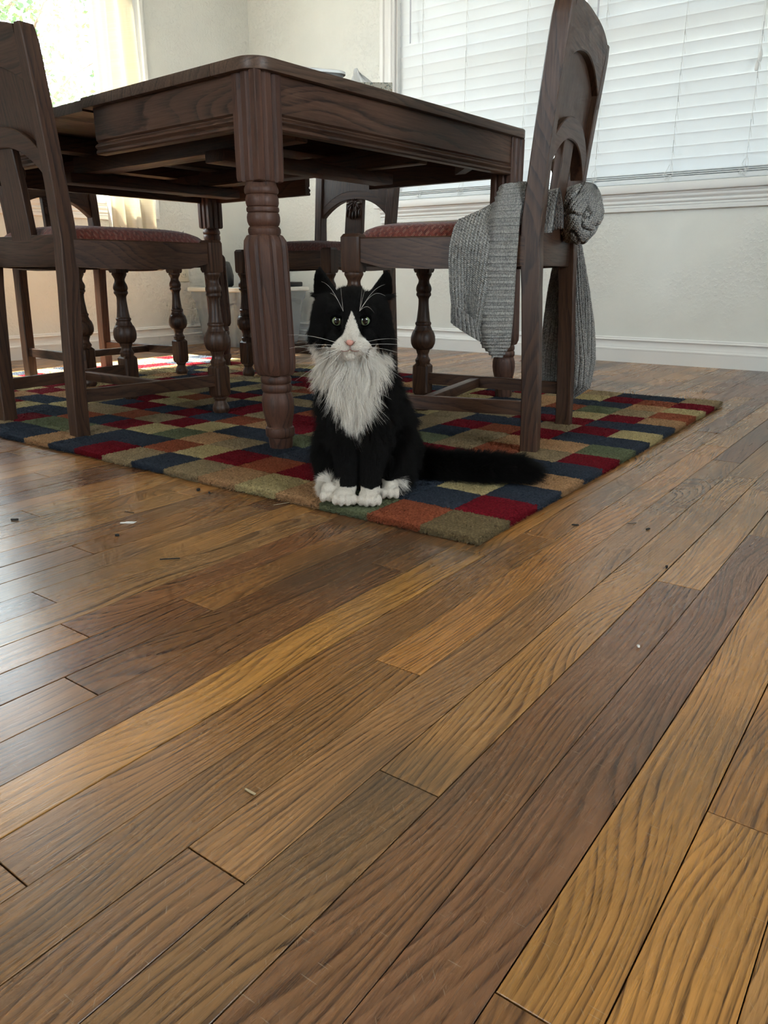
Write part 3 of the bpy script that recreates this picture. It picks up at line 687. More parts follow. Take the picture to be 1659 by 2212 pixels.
    part('seat_rail', MB().box((-HF + 0.012, D - 0.012, 0.386), (HF - 0.012, D + 0.013, 0.446), 0.003), W, root)
    part('seat_rail', MB().box((-HB + 0.008, 0.012, 0.386), (HB - 0.008, 0.034, 0.456), 0.003), W, root)
    # upholstered drop-in seat
    n, m = 25, 25; T = []; 
    for i in range(n):
        v = i / (n - 1); y = 0.035 + v * (D - 0.035)
        hw = (HB + (HF - HB) * v) - 0.012
        row = []
        for j in range(m):
            u = j / (m - 1) * 2 - 1
            e = max(abs(u), abs(v * 2 - 1)); e2 = (1 - abs(u) ** 6) * (1 - abs(v * 2 - 1) ** 6)
            z = 0.446 + 0.036 * max(e2, 0) ** 0.42 * (1 - 0.10 * (u * u)) 
            row.append((u * hw, y, z))
        T.append(row)
    mb = MB().grid(T); ring = [T[0][j] for j in range(m)] + [T[i][m - 1] for i in range(1, n)] + [T[n - 1][j] for j in range(m - 2, -1, -1)] + [T[i][0] for i in range(n - 2, 0, -1)]
    mb.rings([ring, [(x, y, 0.425) for x, y, z in ring]], cap=True)
    r = random.Random(3)                    # stray threads of the worn cover
    for k in range(150):
        u = r.uniform(-0.95, 0.95); v = r.uniform(0.02, 0.98); y = 0.035 + v * (D - 0.035); hw = (HB + (HF - HB) * v) - 0.012
        e2 = (1 - abs(u) ** 6) * (1 - abs(v * 2 - 1) ** 6); z = 0.446 + 0.036 * max(e2, 0) ** 0.42 * (1 - 0.1 * u * u)
        a = r.uniform(0, 6.28); l = r.uniform(0.004, 0.012); x = u * hw
        mb.add([(x, y, z - 0.001), (x + 0.0008, y + 0.0008, z - 0.001), (x + l * math.cos(a), y + l * math.sin(a), z + r.uniform(0.001, 0.006))], [(0, 1, 2)])
    part('seat', mb, 'seat_fabric', root, grain='x', angle=60)
    # back: crest rail, panel, arched rail, carved splat; all follow the lean of the stiles
    def follow(mb):
        mb.v = [(x, y + yb(z), z) for x, y, z in mb.v]; return mb
    def band(zlo, zhi, y0, y1, n=17, half=None):       # band between two curves z(u), u in -1..1
        R = []
        for k in range(n):
            u = k / (n - 1) * 2 - 1; hw = xb(0.7) - 0.010 if half is None else half
            x = u * hw; a, b = zlo(u), zhi(u); c = 0.002
            R.append([(x, y0 + c, a), (x, y1 - c, a), (x, y1, a + c), (x, y1, b - c), (x, y1 - c, b), (x, y0 + c, b), (x, y0, b - c), (x, y0, a + c)])
        return follow(MB().rings(R))
    part('crest_rail', band(lambda u: 0.800 - 0.050 * u * u, lambda u: 0.872 - 0.018 * abs(u) ** 3, -0.017, 0.013), W, root)
    part('back_panel', band(lambda u: 0.668 - 0.070 * abs(u) ** 2.4, lambda u: 0.815, -0.003, 0.0125), W, root, grain='z')
    part('arch_rail', band(lambda u: 0.640 - 0.072 * abs(u) ** 2.4, lambda u: 0.682 - 0.060 * abs(u) ** 2.4, -0.017, 0.012), W, root)
    R = []
    for k in range(9):
        t = k / 8; z = 0.445 + t * 0.215; hw = 0.0435 - 0.004 * t; c = 0.002
        R.append([(-hw, -0.010 + c, z), (-hw + c, -0.010, z), (hw - c, -0.010, z), (hw, -0.010 + c, z), (hw, 0.008 - c, z), (hw - c, 0.008, z), (-hw + c, 0.008, z), (-hw, 0.008 - c, z)])
    spl = part('splat', follow(MB().rings(R)), W, root, grain='z')
    # carving on the front of the splat: rosette, petals, hanging fingers
    mb = MB()
    def blob(x, z, rx, rz, h, rot=0.0):
        rr = []
        for q in range(5):
            f = math.cos(q / 4 * PI / 2); hh = h * math.sin(q / 4 * PI / 2)
            rr.append([(x + f * (rx * math.cos(a) * math.cos(rot) - rz * math.sin(a) * math.sin(rot)), 0.0075 + hh, z + f * (rx * math.cos(a) * math.sin(rot) + rz * math.sin(a) * math.cos(rot))) for a in [2 * PI * k / 12 for k in range(12)]])
        mb.rings(rr[:-1] + [[(x + (px - x) * 0.05, py, z + (pz - z) * 0.05) for px, py, pz in rr[-2]]])
    for a in range(8):
        an = PI * a / 8 * 2; blob(0.011 * math.cos(an), 0.632 + 0.011 * math.sin(an), 0.0078, 0.0026, 0.006, an)
    mb.lathe([(0, 0.0)] * 0 + [], seg=8) if False else None
    for s in (-1, 1):
        for k, an in enumerate((0.15, 0.75, 1.25)):
            blob(s * (0.026 - 0.006 * k), 0.622 - 0.009 * k + 0.004, 0.0125, 0.0056, 0.007, -s * an)
    for k in range(-2, 3): blob(k * 0.0150, 0.584 + 0.0018 * k * k, 0.0064, 0.0150, 0.009)
    part('carving', follow(mb), W, spl, grain='z', angle=60)
    return root
CH = chair()
chairs = [
    (CH, (1.660, 0.732, RZ - 0.003), math.radians(11.0), 'dark carved oak chair with a grey knit sweater draped over its rust seat'),
    (None, (1.008, 1.809, RZ - 0.003), math.radians(-90.5), 'dark oak chair turned away from the viewer, cut by the photo edge beside the table'),
    (None, (1.695, 2.775, RZ - 0.003), math.radians(180 + 2), 'dark oak chair at the far end of the table in front of the bright window'),
    (None, (2.435, 1.915, RZ - 0.003), math.radians(90), 'dark oak chair with carved splat on the far long side of the table'),
]
for src, loc, rz, lab in chairs:
    o = CH if src is not None else copy_tree(CH)
    o.location = loc; o.rotation_euler = (0, 0, rz); tag(o, lab, 'chair', 'carved oak dining chairs around the table')

# ------------------------------------------------------------------ blinds
SL_P, SL_W = 0.0475, 0.0505
def slat_mesh(L):
    n = 7; prof = []; tilt = math.radians(-84)
    up, dn = [], []
    for k in range(n):
        t = k / (n - 1) * 2 - 1; a = t * SL_W / 2; b = 0.0022 * (1 - t * t)
        up.append((a, b + 0.0013)); dn.append((a, b - 0.0013))
    poly = up + dn[::-1]
    pts = [(-(a * math.cos(tilt) + b * math.sin(tilt)), a * math.sin(tilt) * -1 + b * math.cos(tilt)) for a, b in poly]
    mb = MB(); A = [(x, -L / 2, z) for x, z in pts]; B = [(x, L / 2, z) for x, z in pts]
    mb.rings([A, B]); return mesh_of('slat', mb, 'slat', grain='y')
def blind(y0, y1, ladders, label, wand_y, tassels):
    L = y1 - y0 - 0.008; root = tag(empty('window_blind', (XW + 0.024, (y0 + y1) / 2, 0)), label, 'blind', 'white slatted blinds on the wide window')
    me = slat_mesh(L); r = random.Random(int(y0 * 100))
    z = 0.818; zs = []
    while z < W2[3] - 0.03: zs.append(z); z += SL_P
    for z in zs:
        o = bpy.data.objects.new('slat', me); COL.objects.link(o); o.parent = root; o.location = (0, 0, z); o.rotation_euler = (r.uniform(-.0012, .0012), r.uniform(-.05, .05), 0)
    for k in range(3):
        part('stacked_slat', MB().box((-0.024, -L / 2, 0.775 + k * 0.0072), (0.024, L / 2, 0.779 + k * 0.0072), 0.0015), 'slat', root, grain='y')
    part('bottom_rail', MB().box((-0.025, -L / 2, 0.7525), (0.025, L / 2, 0.772), 0.003), 'slat', root, grain='y')
    part('head_rail', MB().box((-0.03, -L / 2, W2[3] - 0.05), (0.03, L / 2, W2[3] - 0.003), 0.003), 'slat', root, grain='y')
    yc = (y0 + y1) / 2
    for ly in ladders:
        y = ly - yc; mb = MB()
        mb.tube([(-0.0135, y, 0.79)] + [(-0.0135 - 0.0006, y + r.uniform(-.001, .001), zz) for zz in zs] + [(-0.0135, y, W2[3] - 0.05)], 0.0010, 5)
        for zz in zs:                        # slanted rungs peeping out over each slat
            mb.tube([(-0.0140, y + 0.001, zz + 0.022), (-0.0125, y - 0.006, zz - 0.004), (-0.0120, y - 0.009, zz - 0.018)], 0.0009, 4)
        part('ladder_cord', mb, 'cord', root, grain='z')
        mb = MB(); pts = []                  # tangled cord tied off at the bottom rail
        for k in range(26):
            a = k * 0.9; pts.append((-0.029 - 0.003 * math.sin(a * 1.3), y + 0.004 + 0.022 * math.sin(a * 0.7 + ly * 7) * (1 - k / 40) , 0.776 + 0.008 * math.sin(a) - 0.0006 * k))
        pts += [(-0.030, y + 0.002, 0.755), (-0.030, y - 0.001, 0.742)]
        mb.tube([(-0.014, y + 0.006, 0.82), (-0.022, y + 0.012, 0.80)] + pts, 0.0009, 5)
        mb.tube([(-0.014, y - 0.006, 0.822), (-0.026, y - 0.012, 0.797), (-0.029, y - 0.014, 0.775)], 0.0009, 5)
        part('knotted_cord', mb, 'cord', root, grain='z')
    if wand_y is not None:
        part('tilt_wand', MB().tube([(-0.035, wand_y[0] - yc, W2[3] - 0.05), (-0.036, wand_y[0] - yc, wand_y[1])], 0.0042, 6), 'grey_wand', root, grain='z')
    for ty, tz in tassels:
        mb = MB().tube([(-0.033, ty - yc, tz + 0.04), (-0.030, ty - yc + 0.002, W2[3] - 0.05)], 0.0009, 4)
        c = part('pull_cord', mb, 'cord', root, grain='z')
        m2 = MB().lathe([(tz, 0.0045), (tz + 0.004, 0.0065), (tz + 0.012, 0.0075), (tz + 0.024, 0.0060), (tz + 0.036, 0.0032), (tz + 0.041, 0.0022)], (-0.033, ty - yc), 12)
        part('tassel', m2, 'trim', c, grain='z')
    return root
MAT['grey_wand'] = plain('tilt_wand_plastic', (0.62, 0.63, 0.68), 0.2)
blind(1.618, 2.476, (2.325, 2.080, 1.766), 'closed white slatted blind partly behind the table corner', (2.385, 1.46), ())
blind(0.434, 1.502, (1.400, 1.070, 0.778, 0.52), 'closed white slatted blind with pull cord tassels beyond the sweater chair', (1.432, 1.40), ((0.772, 1.155), (0.780, 1.125)))

# ------------------------------------------------------------------ curtain
def curtain():
    mb = MB(); N, M = 130, 34; P = []
    for i in range(N):
        s = i / (N - 1); row = []
        for j in range(M):
            t = j / (M - 1); z = 2.12 - t * 1.60
            spread = 0.88 + 0.14 * t
            x = 2.628 - (1 - s) * 0.265 * spread + 0.010 * math.sin(3 * t + 5 * s) + 0.045 * (t - 0.5)
            y = YW - 0.075 - 0.026 * math.sin(s * 2 * PI * 3.1 + 0.9 * math.sin(t * 2.2) + 0.6) - 0.014 * math.sin(s * 2 * PI * 5.3 + t * 1.7)
            row.append((x, y, z))
        P.append(row)
    mb.grid(P); back = MB().grid([[(x, y + 0.0012, z) for x, y, z in r] for r in P])
    mb.add(back.v, [tuple(reversed(f)) for f in back.f])
    return tag(part('curtain', mb, 'curtain', grain='x', angle=80), 'sheer cream linen curtain gathered beside the bright window', 'curtain')
curtain()
rod = tag(empty('curtain_rod', (1.97, YW - 0.08, 2.13)), 'slim curtain rod above the bright window', 'rod')
part('rod', MB().tube([(-0.85, 0, 0), (0.85, 0, 0)], 0.008, 10), 'trim', rod)
for s in (-0.8, 0.8): part('bracket', MB().box((s - 0.012, -0.012, -0.02), (s + 0.012, 0.079, 0.012), 0.002), 'trim', rod)

# ------------------------------------------------------------------ tree outside
def tree():
    root = tag(empty('tree', (4.55, 8.3, -0.6)), 'sunlit leafy tree outside the bright window', 'tree')
    t = NT('bark'); t.set(col=(0.16, 0.11, 0.08), rough=0.9); 
    l = NT('tree_leaf'); n = l.new('ShaderNodeObjectInfo')
    l.set(col=l.mix(l.noise(l.geo(), 4.0), (0.022, 0.050, 0.018), (0.050, 0.090, 0.028)), rough=0.5)
    d = l.new('ShaderNodeBsdfTranslucent'); d.inputs[0].default_value = (0.10, 0.17, 0.05, 1); m = l.new('ShaderNodeMixShader'); m.inputs[0].default_value = 0.3
    l.l.new(l.b.outputs[0], m.inputs[1]); l.l.new(d.outputs[0], m.inputs[2]); l.l.new(m.outputs[0], l.out.inputs[0])
    part('trunk', MB().tube([(0, 0, 0), (0.05, 0, 1.2), (-0.05, 0.05, 2.4), (0.1, 0, 3.6)], [0.16, 0.13, 0.10, 0.05], 10), t.m, root, grain='z')
    r = random.Random(5); limbs = []
    for k in range(16):
        z0 = r.uniform(1.4, 3.4); a = r.uniform(0, 2 * PI); L = r.uniform(0.8, 1.7)
        p = [(0, 0, z0)]; 
        for q in range(1, 6): p.append((L * q / 5 * math.cos(a) + r.uniform(-.08, .08), L * q / 5 * math.sin(a) + r.uniform(-.08, .08), z0 + 0.16 * q + r.uniform(-.1, .1)))
        part('branch', MB().tube(p, [0.035, 0.028, 0.02, 0.014, 0.009, 0.004], 6), t.m, root, grain='z'); limbs.append(p)
    mb = MB()
    for k in range(7000):
        p = r.choice(limbs); q = r.randint(1, 5); c = Vector(p[q]) + Vector((r.gauss(0, .22), r.gauss(0, .22), r.gauss(0, .20)))
        d = Vector((r.gauss(0, 1), r.gauss(0, 1), r.gauss(-.4, .7))).normalized(); s = d.cross(Vector((r.gauss(0, 1), r.gauss(0, 1), r.gauss(0, 1)))).normalized()
        L = r.uniform(0.05, 0.09); w = L * 0.28
        mb.add([c, c + d * L * .5 + s * w, c + d * L, c + d * L * .5 - s * w], [(0, 1, 2, 3)])
    f = part('foliage', mb, l.m, root, smooth=False); tag(f, kind='stuff')
tree()
gt = NT('yard'); gt.set(col=gt.mix(gt.noise(gt.geo(), 3.0, 4.0), (0.22, 0.20, 0.17), (0.32, 0.30, 0.26)), rough=0.9)
tag(part('ground', MB().box((-20, -20, -0.72), (30, 30, -0.6)), gt.m, smooth=False), 'pale bare ground outside the house', 'ground', kind='structure')

# ------------------------------------------------------------------ storage bin by the wall
def storage_bin():
    root = tag(empty('storage_bin', (3.13, 3.235, 0), math.radians(-2)), 'clear plastic storage bin standing by the corner under the far chair', 'bin')
    def rr(hx, hy, z, r=0.03):
        pts = []
        for cx, cy, a0 in ((hx - r, hy - r, 0), (-hx + r, hy - r, PI / 2), (-hx + r, -hy + r, PI), (hx - r, -hy + r, 1.5 * PI)):
            pts += [(cx + r * math.cos(a0 + PI / 2 * k / 5), cy + r * math.sin(a0 + PI / 2 * k / 5), z) for k in range(6)]
        return pts
    mb = MB(); mb.rings([rr(0.232, 0.150, 0.004), rr(0.235, 0.152, 0.012), rr(0.262, 0.178, 0.24), rr(0.272, 0.186, 0.255), rr(0.276, 0.190, 0.30), rr(0.272, 0.186, 0.30), rr(0.268, 0.182, 0.258), rr(0.258, 0.174, 0.24), rr(0.231, 0.148, 0.014), rr(0.05, 0.03, 0.013)], cap=True)
    part('tub', mb, 'bin', root)
    part('rim', MB().rings([rr(0.285, 0.198, 0.292), rr(0.290, 0.202, 0.296), rr(0.290, 0.202, 0.312), rr(0.284, 0.197, 0.315), rr(0.270, 0.184, 0.315), rr(0.270, 0.184, 0.300), rr(0.285, 0.198, 0.292)], cap=False), 'bin_rim', root)
    M = root.matrix_basis
    def inside(name, lo, hi, mat, label, rz=0.0):
        cx, cy = (lo[0] + hi[0]) / 2, (lo[1] + hi[1]) / 2
        a = math.radians(-2); wx = 3.13 + cx * math.cos(a) - cy * math.sin(a); wy = 3.235 + cx * math.sin(a) + cy * math.cos(a)
        hx, hy = (hi[0] - lo[0]) / 2, (hi[1] - lo[1]) / 2
        r2 = tag(empty(name, (wx, wy, lo[2]), a + rz), label, 'book', 'books standing in the clear bin')
        H = hi[2] - lo[2]
        part('cover', MB().box((-hx, -hy, 0), (-hx + 0.003, hy, H), 0.001).box((hx - 0.003, -hy, 0), (hx, hy, H), 0.001).box((-hx, -hy, 0), (hx, -hy + 0.003, H), 0.001), mat, r2)
        part('page_block', MB().box((-hx + 0.003, -hy + 0.003, 0.003), (hx - 0.003, hy - 0.004, H - 0.003)), 'paper', r2)
    inside('book', (-0.165, -0.10, 0.016), (-0.135, 0.03, 0.20), 'cover_cream', 'cream book upright near the left end of the clear bin')
    inside('book', (-0.125, -0.10, 0.016), (-0.095, 0.04, 0.185), 'cover_blue', 'blue book upright behind the cream one in the clear bin')
    inside('book', (0.10, -0.12, 0.016), (0.16, 0.02, 0.15), 'cover_blue', 'thick blue book low in the right end of the clear bin')
storage_bin()
cr = tag(empty('black_tray', (3.20, 3.20, 0.3155), math.radians(3)), 'black plastic tray lying across the clear storage bin', 'tray')
part('tray', MB().box((-0.02, -0.13, 0), (0.20, 0.12, 0.026), 0.006), 'black_plastic', cr)
part('handle', MB().box((0.02, -0.05, 0.026), (0.13, 0.06, 0.044), 0.006), 'black_plastic', cr)
bx = tag(empty('black_bag', (2.985, 3.30, 0.3155), 0.1), 'dark blue-black pouch standing on the clear storage bin', 'bag')
part('pouch', MB().rings([[(rx * math.cos(a), ry * math.sin(a), z) for a in [2 * PI * k / 16 for k in range(16)]] for z, rx, ry in ((0, .07, .04), (.01, .082, .05), (.06, .085, .052), (.10, .078, .04), (.13, .07, .02), (.135, .06, .008))]), 'black_plastic', bx)
part('zip_pull', MB().box((-0.006, -0.003, 0.133), (0.006, 0.003, 0.15), 0.001), 'grey_plastic', bx)

ou = tag(empty('wall_outlet', (2.885, YW, 0.40)), 'cream outlet plate on the wall above the storage bin', 'outlet')
part('plate', MB().box((-0.036, -0.006, -0.058), (0.036, 0, 0.058), 0.003), 'plate', ou)
for s in (-0.02, 0.02):
    rc = part('receptacle', MB().box((-0.016, -0.0085, s - 0.014), (0.016, -0.005, s + 0.014), 0.002), 'plate', ou)
    part('slot', MB().box((-0.007, -0.0092, s - 0.004), (-0.005, -0.008, s + 0.006)).box((0.005, -0.0092, s - 0.004), (0.007, -0.008, s + 0.006)), 'black_plastic', rc)

# ------------------------------------------------------------------ on the table
def leaf_print():
    t = NT('leaf_print'); p = t.attr('gc')
    v = t.new('ShaderNodeTexVoronoi'); t.put(v.inputs['Vector'], t.vmath('MULTIPLY', p, (55, 55, 34))); 
    spot = t.ramp(v.outputs['Distance'], 0.42, 0.36); pick = t.sep(v.outputs['Color'])
    c = t.mix(t.math('GREATER_THAN', pick[0], 0.5), (0.12, 0.15, 0.13), (0.30, 0.24, 0.16)); c = t.mix(t.math('GREATER_THAN', pick[1], 0.6), c, (0.16, 0.22, 0.22))
    return t.set(col=t.mix(spot, (0.46, 0.44, 0.36), c), rough=0.5)
MAT['leaf_print'] = leaf_print()
tb = tag(empty('tissue_box', (1.818, 1.383, 0.7755), AZ - PI / 2 + 0.05), 'leaf patterned tissue box with a tissue standing up on the table', 'tissue box')
part('carton', MB().box((-0.085, -0.055, 0), (0.060, 0.055, 0.088), 0.0015), 'leaf_print', tb)
mb = MB(); P = []
for i in range(13):
    s = i / 12; row = []
    for j in range(9):
        t_ = j / 8
        w = 0.034 * (1 - 0.72 * t_) ; x = -0.020 + (s - 0.5) * 2 * w + 0.018 * (t_ if s > .5 else 0) * 0 - 0.010 * t_
        z = 0.086 + 0.046 * t_ * (1 - 0.55 * max(0, s - 0.45)) ; y = 0.010 * math.sin(s * 9 + t_ * 2) * (1 - 0.4 * t_)
        row.append((x + 0.014 * s * (1 - t_), y, z))
    P.append(row)
mb.grid(P); mb2 = MB().grid([[(x, y + 0.0006, z) for x, y, z in r] for r in P]); mb.add(mb2.v, [tuple(reversed(f)) for f in mb2.f])
part('tissue', mb, 'paper', tb, angle=20)
ty = tag(empty('desk_tray', (1.405, 1.245, 0.7755), AZ - PI / 2 + 0.35), 'low grey plastic tray with a pale rounded rim near the table edge', 'tray')
def rrect(hx, hy, z, r=0.02):
    pts = []
    for cx, cy, a0 in ((hx - r, hy - r, 0), (-hx + r, hy - r, PI / 2), (-hx + r, -hy + r, PI), (hx - r, -hy + r, 1.5 * PI)):
        pts += [(cx + r * math.cos(a0 + PI / 2 * k / 5), cy + r * math.sin(a0 + PI / 2 * k / 5), z) for k in range(6)]
    return pts
part('tray_body', MB().rings([rrect(0.074, 0.044, 0), rrect(0.078, 0.048, 0.022), rrect(0.074, 0.044, 0.022), rrect(0.070, 0.040, 0.004), rrect(0.03, 0.02, 0.004, 0.01)]), 'grey_plastic', ty)
part('rim', MB().rings([rrect(0.077, 0.047, 0.020), rrect(0.082, 0.052, 0.022), rrect(0.082, 0.052, 0.027), rrect(0.078, 0.048, 0.029), rrect(0.072, 0.042, 0.027), rrect(0.073, 0.043, 0.021), rrect(0.077, 0.047, 0.020)], cap=False), 'pale_plastic', ty)

# ------------------------------------------------------------------ cat
def cat():
    O = (0.955, 0.762, 0.0); RZC = math.atan2(-0.782, 0.623)
    root = tag(empty('cat', O, RZC), 'long-haired black and white tuxedo cat sitting upright on the rug corner', 'cat')
    rng = np.random.default_rng(4)
    bm = bmesh.new()
    def ell(c, r, rot=(0, 0, 0)):
        m = Matrix.Translation(c) @ Matrix.Rotation(rot[2], 4, 'Z') @ Matrix.Rotation(rot[1], 4, 'Y') @ Matrix.Rotation(rot[0], 4, 'X') @ Matrix.Diagonal((*r, 1))
        bmesh.ops.create_icosphere(bm, subdivisions=3, radius=1.0, matrix=m)
    def cap(p, q, rp, rq, n=7):
        for k in range(n):
            t = k / (n - 1); c = Vector(p).lerp(Vector(q), t); r = rp + (rq - rp) * t; ell(c, (r, r, r))
    # trunk
    cap((0.006, 0.070, 0.215), (0.030, 0.150, 0.110), 0.054, 0.076, 9)
    ell((0.006, 0.052, 0.185), (0.056, 0.046, 0.075)); ell((0.034, 0.165, 0.085), (0.070, 0.064, 0.066))
    cap((0.0, 0.062, 0.290), (0.006, 0.062, 0.215), 0.044, 0.054, 6)
    # haunches and hind feet
    ell((-0.028, 0.095, 0.078), (0.036, 0.060, 0.060)); ell((0.074, 0.112, 0.078), (0.034, 0.064, 0.062))
    cap((-0.040, 0.060, 0.036), (-0.041, 0.012, 0.033), 0.017, 0.0155); cap((0.070, 0.080, 0.036), (0.060, 0.028, 0.033), 0.017, 0.0155)
    # front legs and paws
    cap((-0.014, 0.040, 0.175), (-0.0125, 0.006, 0.040), 0.027, 0.0165, 11); cap((0.034, 0.040, 0.175), (0.0270, 0.002, 0.040), 0.027, 0.0165, 11)
    for cx, cy, w in ((-0.0165, -0.012, 1.0), (0.0250, -0.017, 0.95)):
        ell((cx, cy + 0.004, 0.0305), (0.0185 * w, 0.021, 0.0135))
        for k, (dx, dy) in enumerate(((-0.0150, -0.0115), (-0.0054, -0.0166), (0.0054, -0.0166), (0.0150, -0.0115))): ell((cx + dx * w, cy + dy, 0.0272), (0.0060, 0.0100, 0.0096))
    for cx, cy in ((-0.041, 0.004), (0.060, 0.020)):
        for dx in (-0.0115, 0.0, 0.0115): ell((cx + dx, cy - 0.010, 0.0275), (0.0062, 0.0100, 0.0095))
    # tail
    tail = [(0.060, 0.185, 0.055), (0.105, 0.165, 0.047), (0.155, 0.142, 0.044), (0.205, 0.124, 0.044), (0.255, 0.108, 0.045), (0.300, 0.100, 0.044), (0.328, 0.098, 0.038)]
    tr = [0.022, 0.019, 0.018, 0.018, 0.018, 0.015, 0.008]
    for k in range(len(tail) - 1): cap(tail[k], tail[k + 1], tr[k], tr[k + 1], 6)
    # head
    hx = -0.002
    ell((hx, 0.048, 0.314), (0.0505, 0.049, 0.0435)); ell((hx - 0.036, 0.046, 0.296), (0.026, 0.030, 0.026)); ell((hx + 0.036, 0.046, 0.296), (0.026, 0.030, 0.026))
    cap((hx, 0.010, 0.318), (hx - 0.001, -0.020, 0.288), 0.0155, 0.0105, 8)
    for s in (-1, 1): ell((hx - 0.0015 + s * 0.0125, -0.012, 0.2745), (0.0168, 0.0165, 0.0125)); ell((hx + s * 0.020, 0.012, 0.282), (0.020, 0.020, 0.016))
    ell((hx - 0.0015, -0.009, 0.2625), (0.0135, 0.013, 0.0092)); ell((hx, 0.012, 0.272), (0.022, 0.022, 0.018))
    ell((hx, 0.052, 0.272), (0.052, 0.036, 0.026))
    for s in (-1, 1): ell((hx + s * 0.022, 0.012, 0.328), (0.016, 0.012, 0.010))       # brow
    for s in (-1, 1): ell((hx + s * 0.033, 0.052, 0.330), (0.024, 0.028, 0.021))
    for s in (-1, 1): ell((hx + s * 0.0400, 0.050, 0.313), (0.0215, 0.028, 0.026))
    # ears: cupped triangular shells
    for s, base, tip in ((-1, (-0.0365, 0.056, 0.343), (-0.0520, 0.052, 0.3850)), (1, (0.0400, 0.056, 0.343), (0.0565, 0.052, 0.3795))):
        b, t_ = Vector(base), Vector(tip)
        for k in range(12):
            f = k / 11; c = b.lerp(t_, f); w = 0.0255 * (1 - f) ** 0.7 + 0.0035
            ell(c + Vector((0, 0.004 * (1 - f), 0)), (w, 0.0062 * (1 - 0.5 * f) + 0.001, 0.0065), (0, s * -0.35, s * 0.35))
    me0 = bpy.data.meshes.new('cat_blocks'); bm.to_mesh(me0); bm.free()
    tmp = bpy.data.objects.new('cat_blocks', me0); COL.objects.link(tmp)
    rm = tmp.modifiers.new('r', 'REMESH'); rm.mode = 'VOXEL'; rm.voxel_size = 0.0021
    sm = tmp.modifiers.new('s', 'SMOOTH'); sm.factor = 0.5; sm.iterations = 6
    dg = bpy.context.evaluated_depsgraph_get(); me = bpy.data.meshes.new_from_object(tmp.evaluated_get(dg)); me.name = 'cat_body'
    bpy.data.objects.remove(tmp)
    me.shade_smooth()
    nv = len(me.vertices); co = np.empty(nv * 3, np.float32); me.vertices.foreach_get('co', co); co = co.reshape(-1, 3)

    def whiteness(p):
        u, v, z = p[:, 0] - hx, p[:, 1], p[:, 2]
        w = np.zeros(len(p))
        nz = np.array([mnoise.noise(Vector((float(a) * 60, float(b) * 60, float(c) * 60))) for a, b, c in p]) if len(p) < 400000 else 0
        # blaze and muzzle
        hb = np.interp(z, [0.268, 0.276, 0.284, 0.291, 0.300, 0.311, 0.319, 0.326], [0.034, 0.030, 0.0215, 0.0130, 0.0092, 0.0060, 0.0030, 0.0004])
        face = (v < 0.030) & (z > 0.266) & (z < 0.3255)
        w[face & (np.abs(u - 0.001) < hb + 0.0012 * (nz if np.ndim(nz) else 0))] = 1
        w[(z <= 0.272) & (z > 0.24) & (v < 0.03) & (np.abs(u) < 0.036)] = 1
        # ruff and bib
        left = np.interp(z, [0.135, 0.145, 0.170, 0.195, 0.215, 0.245, 0.275, 0.292], [0.009, 0.003, -0.012, -0.027, -0.040, -0.062, -0.075, -0.064])
        right = np.interp(z, [0.135, 0.145, 0.170, 0.195, 0.215, 0.245, 0.270, 0.280], [0.012, 0.016, 0.023, 0.029, 0.036, 0.050, 0.055, 0.044])
        front = v < np.interp(z, [0.12, 0.2, 0.25, 0.29], [0.06, 0.075, 0.075, 0.06])
        bib = front & (u > left + 0.004 * nz) & (u < right + 0.006 * nz) & (z > 0.137) & (z < np.where(u < 0, 0.286, 0.276))
        head_side = (z > 0.266) & (np.abs(u) < 0.060) & (v < 0.025) & (np.abs(u) > hb)
        w[bib & ~head_side] = 1
        # feet
        w[(z < 0.0435 + 0.003 * nz) & (v < 0.022) & (u > -0.034) & (u < 0.050)] = 1
        w[(z < 0.058) & (v < 0.075) & (u < -0.022)] = 1
        w[(z < 0.046) & (v < 0.050) & (u > 0.050) & (u < 0.078)] = 1
        tl = (u > 0.09) & (z < 0.09); w[tl] = 0
        return w
    wv = whiteness(co)
    wa = me.attributes.new('white', 'FLOAT', 'POINT'); wa.data.foreach_set('value', wv.astype(np.float32))
    t = NT('cat_skin'); wn = t.attr('white', 'Fac')
    t.set(col=t.mix(wn, (0.006, 0.0055, 0.005), (0.62, 0.57, 0.50)), rough=0.8, spec=0.15)
    me.materials.append(t.m)
    body = bpy.data.objects.new('body', me); COL.objects.link(body); body.parent = root

    # ---- fur strands
    me.calc_loop_triangles(); nt = len(me.loop_triangles)
    tri = np.empty(nt * 3, np.int32); me.loop_triangles.foreach_get('vertices', tri); tri = tri.reshape(-1, 3)
    vn = np.empty(nv * 3, np.float32); me.vertices.foreach_get('normal', vn); vn = vn.reshape(-1, 3)
    a, b, c = co[tri[:, 0]], co[tri[:, 1]], co[tri[:, 2]]
    area = np.linalg.norm(np.cross(b - a, c - a), axis=1) / 2
    cen = (a + b + c) / 3
    dens = np.ones(nt); dens[cen[:, 2] > 0.255] = 2.2
    dens[(cen[:, 1] > 0.14) & (cen[:, 0] < 0.09)] = 0.45
    N = 290000
    pick = rng.choice(nt, N, p=area * dens / (area * dens).sum())
    r1, r2 = np.sqrt(rng.random(N)), rng.random(N)
    wts = np.stack([1 - r1, r1 * (1 - r2), r1 * r2], 1)
    p = (co[tri[pick]] * wts[:, :, None]).sum(1); n = (vn[tri[pick]] * wts[:, :, None]).sum(1); n /= np.linalg.norm(n, axis=1, keepdims=True) + 1e-9
    u, v, z = p[:, 0] - hx, p[:, 1], p[:, 2]
    white = whiteness(p)
    # strand length by region
    L = np.full(N, 0.024)
    head = z > 0.268
    rface = np.sqrt((u / 0.05) ** 2 + ((z - 0.30) / 0.05) ** 2)
    L[head] = np.interp(np.maximum(v[head], 0), [0.0, 0.02, 0.045, 0.08], [0.0035, 0.006, 0.010, 0.016])
